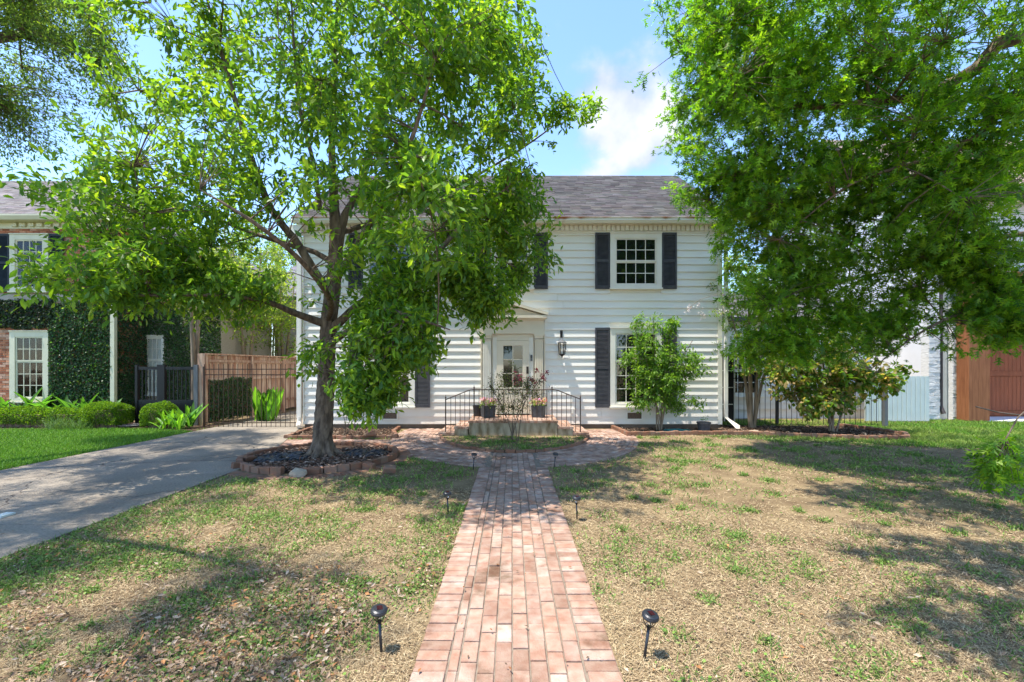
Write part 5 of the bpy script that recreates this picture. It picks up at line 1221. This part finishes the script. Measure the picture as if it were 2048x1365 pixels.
tuft('liriope_clump', 'spiky pale green liriope clump in front of the long box hedge', (X(120, 12.4), 12.4), 260, .42, 81, (.16, .25, .07))
tuft('liriope_clump', 'spiky liriope clump beside the rounded hedge end', (X(162, 12.35), 12.35), 220, .34, 82, (.14, .24, .05))

# ------------------------------------------------------------------ pots, hose, lights
def planter(label, px, dd, rot, seed, cols):
    x = X(px, dd); o = thing('flower_pot', label, 'flower pot', (x, dd, .387), 'flower pots on the stoop'); w = .165
    me = MB()
    def P(a, z): return [(x + a * (sx * math.cos(rot) - sy * math.sin(rot)), dd + a * (sx * math.sin(rot) + sy * math.cos(rot)), z) for sx, sy in ((-1, -1), (1, -1), (1, 1), (-1, 1))]
    me.add(P(w * .88, .388) + P(w, .70) + P(w * .86, .70) + P(w * .84, .64), [(3, 2, 1, 0), (0, 1, 5, 4), (1, 2, 6, 5), (2, 3, 7, 6), (3, 0, 4, 7), (4, 5, 9, 8), (5, 6, 10, 9), (6, 7, 11, 10), (7, 4, 8, 11), (8, 9, 13, 12), (9, 10, 14, 13), (10, 11, 15, 14), (11, 8, 12, 15)]).build('pot', M['pot'], o)
    B(x - w * .6, x + w * .6, dd - w * .6, dd + w * .6, .60, .645).build('potting_soil', M['mulch'], o)
    R = np.random.default_rng(seed); n = 26; C = np.stack([x + R.uniform(-.17, .17, n), dd + R.uniform(-.14, .14, n), .70 + R.uniform(0, .10, n)], 1)
    P_, D_, = C, unit(np.stack([R.normal(0, 1, n), R.normal(0, 1, n), np.ones(n)], 1)); Rm, PP, CC = leaves_at(P_, D_, R, 9, .06, 1.1, .1, .1, [(.10, .2, .03), (.3, .42, .08)], LEAF_S, .03)
    soup_obj('foliage', [soup(LEAF_S[0], LEAF_S[1], Rm, PP, CC)], M['leaf'], o)
    petals('flowers', C[:16] + [0, -.03, .06], cols, 16, .045, o, .035)
    return o
planter('dark square pot of pink and lime flowers left of the door', 976, 12.0, .35, 5, [(.75, .35, .5), (.8, .5, .6), (.75, .25, .3), (.5, .6, .2)])
planter('dark square pot of orange pink flowers right of the door', 1077, 12.0, -.3, 6, [(.75, .35, .6), (.8, .3, .2), (.7, .65, .3)])
x = X(955, 12.2); o = thing('watering_pot', 'plain black pot tucked behind the left flower pot', 'pot', (x, 12.25, .387))
MB().lathe([(.10, 0), (.135, .29), (.12, .29), (.11, .22)], (x, 12.25, .388), 16).build('pot', M['plastic'], o)
x = X(1407.5, 11.75); o = thing('nursery_pot', 'round dark grey pot with a small seedling in the right bed', 'pot', (x, 11.75, .0))
MB().lathe([(.13, 0), (.165, .24), (.18, .245), (.18, .28), (.155, .28), (.15, .22)], (x, 11.75, .01), 18).build('pot', M['pot'], o)
R = np.random.default_rng(2); C = np.stack([x + R.uniform(-.08, .08, 6), 11.75 + R.uniform(-.05, .05, 6), .30 + R.uniform(0, .10, 6)], 1)
Rm, PP, CC = leaves_at(C, unit(R.normal(0, 1, (6, 3)) + [0, 0, 1]), R, 4, .06, 1.0, .05, .1, [(.08, .17, .04)], LEAF_S, .02); soup_obj('seedling', [soup(LEAF_S[0], LEAF_S[1], Rm, PP, CC)], M['leaf'], o)
def hose(name, label, c, r, turns, m, seed, flat=.6, th=.012):
    R = random.Random(seed); pts = []
    for k in range(int(turns * 18)):
        a = k / 18 * 6.28; rr = r * (1 + .18 * math.sin(a * .37 + seed)) ; pts.append((c[0] + rr * math.cos(a), c[1] + rr * flat * math.sin(a), .02 + .016 * (k / 18) + R.uniform(0, .01) + c[2]))
    b = MB().tube(pts, th, 6).build(name, M[m], smooth=True); b['label'] = label; b['category'] = 'hose'; return b
hose('garden_hose', 'teal garden hose coiled at the foot of the green window shrub', (X(1356, 11.9), 11.9, 0), .34, 2.6, 'hose', 1, .35)
hose('garden_hose', 'black and pale green hose heaped between the box hedges', (X(268, 12.65), 12.65, .02), .34, 4.2, 'rubber', 2, .6, .02)
o = B(X(3, 5.15), X(22, 5.15), 5.05, 5.2, .024, .045).build('litter_scrap', M['palewood']); o['label'] = 'pale scrap of paper lying on the driveway at the left edge'; o['category'] = 'litter'

def solar(label, x, y, seed, pale=False):
    o = thing('solar_light', label, 'garden light', (x, y, 0), 'solar stake lights along the brick walk'); R = random.Random(seed); tx, ty = R.uniform(-.03, .05), R.uniform(-.04, .02)
    def at(z): return (x + tx * z / .28, y + ty * z / .28, z)
    MB().tube([at(-.02), at(.185)], .0085, 10).build('stake', M['plastic'], o, smooth=True)
    b = MB(); n = 6
    for s in (-1, 1):
        for k in range(n):
            pts = []
            for j in range(7):
                t = j / 6; a = k / n * 6.28 + s * t * 1.05; rr = .010 + .029 * math.sin(t * 1.75) ** .8; c = at(.185 + .062 * t); pts.append((c[0] + rr * math.cos(a), c[1] + rr * math.sin(a), c[2]))
            b.tube(pts, .0014, 4, False)
    c = at(.185); b.lathe([(.009, -.01), (.012, 0), (.010, .012)], c, 10); b.build('wire_cage', M['iron'], o)
    MB().lathe([(.007, 0), (.014, .02), (.012, .045), (.02, .056)], at(.19), 10).build('bulb', M['clear'], o)
    c = at(.244); cb = MB().lathe([(.036, 0), (.049, .003), (.050, .010), (.047, .017), (.044, .0175), (.043, .022), (.033, .027), (.0, .0285)], (0, 0, 0), 28).build('cap', M['plastic'], o, smooth=False)
    for v in cb.data.vertices: v.co += Vector((0, 0, 0)) + org(o)
    cb.location = Vector(c) - org(o); cb.rotation_euler = (.22, .12, 0)
    sc = B(-.017, .017, -.017, .017, .0282, .0295).mesh('cell'); q = piece('solar_cell', sc, c, o, (.22, .12, .4), m=M['solar'])
solar('nearest solar stake light on the left of the brick walk', -.775, 2.70, 1)
solar('nearest solar stake light on the right of the brick walk', .764, 2.635, 2)
solar('middle solar stake light on the left, halfway along the walk', -.735, 5.24, 3)
solar('middle solar stake light on the right, halfway along the walk', .724, 5.07, 4)
solar('farthest solar stake light on the left where the walk divides', -.645, 7.55, 5)
solar('farthest solar stake light on the right where the walk divides', .70, 7.6, 6)

# ------------------------------------------------------------------ mulch, litter, grass
def patch(name, P, m, z): return sheet(name, P, z, M[m])
patch('mulch_bed', BED_R, 'mulch', .012); patch('window_bed', BED_L, 'mulch', .012); patch('hedge_bed', NBED, 'mulch', .012)
patch('tree_bed', [(TREE[0] + 1.28 * math.cos(a), TREE[1] + 1.22 * math.sin(a)) for a in np.linspace(0, 6.2, 30)], 'mulch', .03)
patch('grass_island', [ell(-.01, t) for t in np.linspace(0, math.pi, 30)], 'soil', .012)
def chips(name, P, s, cols, seed, z=.02, flat=.35):
    R = np.random.default_rng(seed); n = len(P); p3 = np.stack([P[:, 0], P[:, 1], z + R.random(n) * .025], 1)
    al = unit(np.stack([R.normal(0, 1, n), R.normal(0, 1, n), R.normal(0, flat * .5, n)], 1)); up = unit(np.stack([R.normal(0, flat, n), R.normal(0, flat, n), np.ones(n)], 1))
    sz = s * (.5 + R.random(n)); C = np.array(cols)[R.integers(0, len(cols), n)] * (.7 + .6 * R.random((n, 1)))
    o = soup_obj(name, [soup(LEAF_S[0], LEAF_S[1], frames(al, up, sz, sz * .9), p3, C)], M['chips'], None); return o
def rnd_poly(P, n, seed):
    R = np.random.default_rng(seed); a = np.array(P); x = R.uniform(a[:, 0].min(), a[:, 0].max(), n); y = R.uniform(a[:, 1].min(), a[:, 1].max(), n); k = inpoly(x, y, P); return np.stack([x[k], y[k]], 1)
MC = [(.16, .09, .055), (.10, .06, .04), (.22, .15, .10), (.32, .25, .18), (.06, .04, .03)]
chips('bark_mulch', np.concatenate([rnd_poly(BED_R, 9000, 1), rnd_poly(BED_L, 2500, 2)]), .06, MC, 3)
R = np.random.default_rng(6); a = R.uniform(0, 6.28, 5200); r = 1.26 * np.sqrt(R.random(5200)); P = np.stack([TREE[0] + r * np.cos(a), TREE[1] + .95 * r * np.sin(a)], 1)
chips('ring_leaf_litter', P[fbm(P, 1.1) > .40], .075, [(.30, .18, .12), (.42, .30, .22), (.2, .1, .06), (.12, .08, .06)], 7, .035)
# crumpled black weed sheeting inside the ring
def crumple(name, label, cx_, cy_, rx, ry, seed):
    n = 26; V = []; T = []
    for i in range(n):
        for j in range(n):
            u, v = i / (n - 1) * 2 - 1, j / (n - 1) * 2 - 1; V.append((cx_ + rx * u * math.sqrt(1 - v * v / 2), cy_ + ry * v * math.sqrt(1 - u * u / 2), 0))
    V = np.array(V); V[:, 2] = .04 + .15 * np.abs(fbm(V[:, :2] + seed, 6.0) - .5) + .05 * noise(V[:, :2], 17)
    e = np.hypot((V[:, 0] - cx_) / rx, (V[:, 1] - cy_) / ry); V[:, 2] -= np.clip(e - .8, 0, 1) * .2
    for i in range(n - 1):
        for j in range(n - 1):
            q = i * n + j; T += [(q, q + n, q + n + 1), (q, q + n + 1, q + 1)]
    o = link(name, np_mesh(name, V, np.array(T), None, False), M['rubber']); o['label'] = label; o['category'] = 'weed sheet'
crumple('weed_sheet', 'crumpled glossy black sheeting left of the trunk inside the brick ring', -4.15, 8.35, .55, .45, 1)
crumple('weed_sheet', 'crumpled black sheeting right of the trunk inside the brick ring', -2.80, 8.75, .42, .38, 5)

def sample(n, y0, y1, seed, p=1.0):
    R = np.random.default_rng(seed); u = R.random(n)
    y = (y0 ** (-p) + u * (y1 ** (-p) - y0 ** (-p))) ** (-1 / p) if p else y0 + (y1 - y0) * u
    x = R.uniform(-1, 1, n) * (1.17 * y + 1.1); return np.stack([x, y], 1), R
def open_ground(P): return ~(in_walk(P[:, 0], P[:, 1]) | in_drive(P[:, 0], P[:, 1]) | inpoly(P[:, 0], P[:, 1], BED_R) | inpoly(P[:, 0], P[:, 1], BED_L) | inpoly(P[:, 0], P[:, 1], NBED) | (P[:, 1] > 12.5) & (np.abs(P[:, 0]) < 5.9) | (P[:, 1] > 11.1) & (np.abs(P[:, 0] - .04) < 1.95)
                                     | (P[:, 0] > 14.8) & (P[:, 1] > 14.2 - (P[:, 0] - 14.9) * .07) | (P[:, 1] > 14.6) | (P[:, 1] > 13.3) & (P[:, 0] < 5.8))
def green(P):
    x, y = P[:, 0], P[:, 1]; f = fbm(P, 1.5); f2 = fbm(P + 31, .55)
    g = np.clip((f - .43) * 4.5, 0, 1) * .5 * np.clip((f2 - .28) * 3, .15, 1)
    left = (x < -.5) & (x > -4.6)
    g = np.where(left, np.clip(g + np.clip((f - .40) * 3.4, 0, 1) * np.clip((y - 2.4) / 2.5, .0, 1) * .45 + np.clip((-x - 3.0) * .5, 0, .42) * (y > 3.2), 0, 1) * np.clip(.35 + (y - 2.6) * .5, .35, 1), g)
    g = np.where((x > 2.2) & (y > 3.5), np.clip(g + np.clip((f2 - .42) * 3, 0, 1) * np.clip((f - .35) * 2.5, 0, 1) * .55, 0, 1), g)
    isl = ((x - SX) / 1.8) ** 2 + ((y - SY) / 2.58) ** 2 < 1
    return np.where(isl, .85, np.maximum(g, lush(x, y)))
# straw
P, R = sample(460000, 1.75, 14.5, 101, .7); P = P[open_ground(P)]; lu = lush(P[:, 0], P[:, 1]); P = P[R.random(len(P)) > lu * .93]
bare = fbm(P + 3, .8); P = P[(bare > .40 + .05 * (fbm(P, 3.1) > .5)) | (R.random(len(P)) < .22)]; n = len(P)
sz = (.012 + .034 * R.random(n) ** 2) * (1 + P[:, 1] * .08); al = unit(np.stack([R.normal(0, 1, n), R.normal(0, 1, n), np.abs(R.normal(0, .28, n))], 1))
C = np.array([(.43, .325, .18), (.36, .255, .14), (.50, .39, .23), (.24, .16, .09), (.38, .27, .15)])[R.integers(0, 5, n)] * (.75 + .45 * R.random((n, 1)))
soup_obj('dry_grass', [soup(BLADE1[0], BLADE1[1], frames(al, unit(R.normal(0, .4, (n, 3)) + [0, 0, 1]), sz, .0024 * (1 + P[:, 1] * .32)), np.stack([P[:, 0], P[:, 1], .004 + .012 * R.random(n)], 1), C)], M['straw'])
# green weeds: small flat leaflets and short blades
P, R = sample(480000, 1.75, 12.8, 103, .75); P = P[open_ground(P)]; gq = green(P) * (1 - lush(P[:, 0], P[:, 1]) * .9); fine = noise(P + 50, 7.0)
P = P[R.random(len(P)) < np.clip(gq * (fine * 1.9), 0, 1) * .75]; n = len(P)
GC = np.array([(.15, .26, .04), (.11, .21, .035), (.20, .30, .06), (.26, .32, .09), (.08, .15, .03)])
tc = np.stack([R.uniform(-6, 8, 420), R.uniform(2.2, 11, 420)], 1); tc = tc[(np.abs(tc[:, 0]) < 1.2 * tc[:, 1]) & open_ground(tc)]
tp = np.repeat(tc, 95, 0); tp = tp + R.normal(0, 1, tp.shape) * np.repeat(R.uniform(.03, .13, (len(tc), 1)), 95, 0); tp = tp[open_ground(tp)]
P = np.concatenate([P, tp]); P = P[R.permutation(len(P))]; n = len(P)
h = n // 2; Pa, Pb = P[:h], P[h:]
sz = (.009 + .014 * R.random(h)) * (1 + Pa[:, 1] * .09)
w1 = soup(LEAF_S[0], LEAF_S[1], frames(unit(R.normal(0, 1, (h, 3)) * [1, 1, .25]), unit(R.normal(0, .35, (h, 3)) + [0, 0, 1]), sz, sz * 1.9), np.stack([Pa[:, 0], Pa[:, 1], .012 + .022 * R.random(h)], 1), GC[R.integers(0, 5, h)] * (.7 + .6 * R.random((h, 1))))
k = n - h; sz = (.03 + .045 * R.random(k)) * (1 + Pb[:, 1] * .03)
w2 = soup(BLADE2[0], BLADE2[1], frames(unit(np.stack([R.normal(0, .75, k), R.normal(0, .75, k), np.ones(k)], 1)), unit(R.normal(0, 1, (k, 3)) * [1, 1, .2]), sz, .0045 * (1 + Pb[:, 1] * .22)), np.stack([Pb[:, 0], Pb[:, 1], np.zeros(k)], 1), GC[R.integers(0, 5, k)] * (.7 + .6 * R.random((k, 1))))
soup_obj('green_weeds', [w1, w2], M['blade'])
# lush turf
P, R = sample(300000, 5.5, 14.6, 107, .3); P = P[open_ground(P)]; lu = lush(P[:, 0], P[:, 1]); P = P[R.random(len(P)) < lu]; n = len(P)
x2 = R.uniform(-16.5, -8.35, 60000); y2 = R.uniform(6.0, 12.4, 60000); P = np.concatenate([P, np.stack([x2, y2], 1)[y2 > -x2 / 1.16 - .6]]); P = P[open_ground(P)]; n = len(P)
sz = .045 + .05 * R.random(n); TC = np.array([(.11, .25, .02), (.15, .30, .025), (.19, .34, .035), (.08, .19, .02)])
yl = np.clip(fbm(P, 1.2) * 2 - .7, 0, 1)[:, None] * (P[:, :1] > 0); C = TC[R.integers(0, 4, n)] * (1 - yl) + np.array([.33, .36, .09]) * yl
soup_obj('lush_grass', [soup(BLADE2[0], BLADE2[1], frames(unit(np.stack([R.normal(0, .5, n), R.normal(0, .5, n), np.ones(n)], 1)), unit(R.normal(0, 1, (n, 3)) * [1, 1, .2]), sz, .010 + .004 * R.random(n)), np.stack([P[:, 0], P[:, 1], np.zeros(n)], 1), C * (.7 + .6 * R.random((n, 1))))], M['blade'])
# fallen leaves, thickest near the left foreground
P, R = sample(60000, 1.75, 10, 109, .8); P = P[open_ground(P)]
den = np.clip(.06 + (P[:, 0] < -.4) * (.8 * np.clip((5.2 - P[:, 1]) / 2.2, 0, 1) + .12), 0, 1) * np.clip(fbm(P, 1.4) * 4.5 - 1.7, 0, 1) + .012
P = P[(R.random(len(P)) < den)]; lu = lush(P[:, 0], P[:, 1]); P = P[lu < .5]
o = chips('fallen_leaves', P, .037, [(.34, .23, .15), (.28, .17, .10), (.46, .35, .25), (.20, .12, .07), (.42, .20, .08), (.38, .28, .19), (.30, .21, .14), (.24, .15, .09)], 110, .012, .5)
P, R = sample(900, 2.0, 9, 111, .6); k = in_drive(P[:, 0], P[:, 1]) | (in_walk(P[:, 0], P[:, 1]) & (R.random(len(P)) < .3)); chips('blown_leaves', P[k], .028, [(.25, .17, .1), (.3, .13, .05), (.12, .08, .05)], 112, .026, .3)
for nm in ('dry_grass', 'green_weeds', 'lush_grass', 'fallen_leaves'): pass
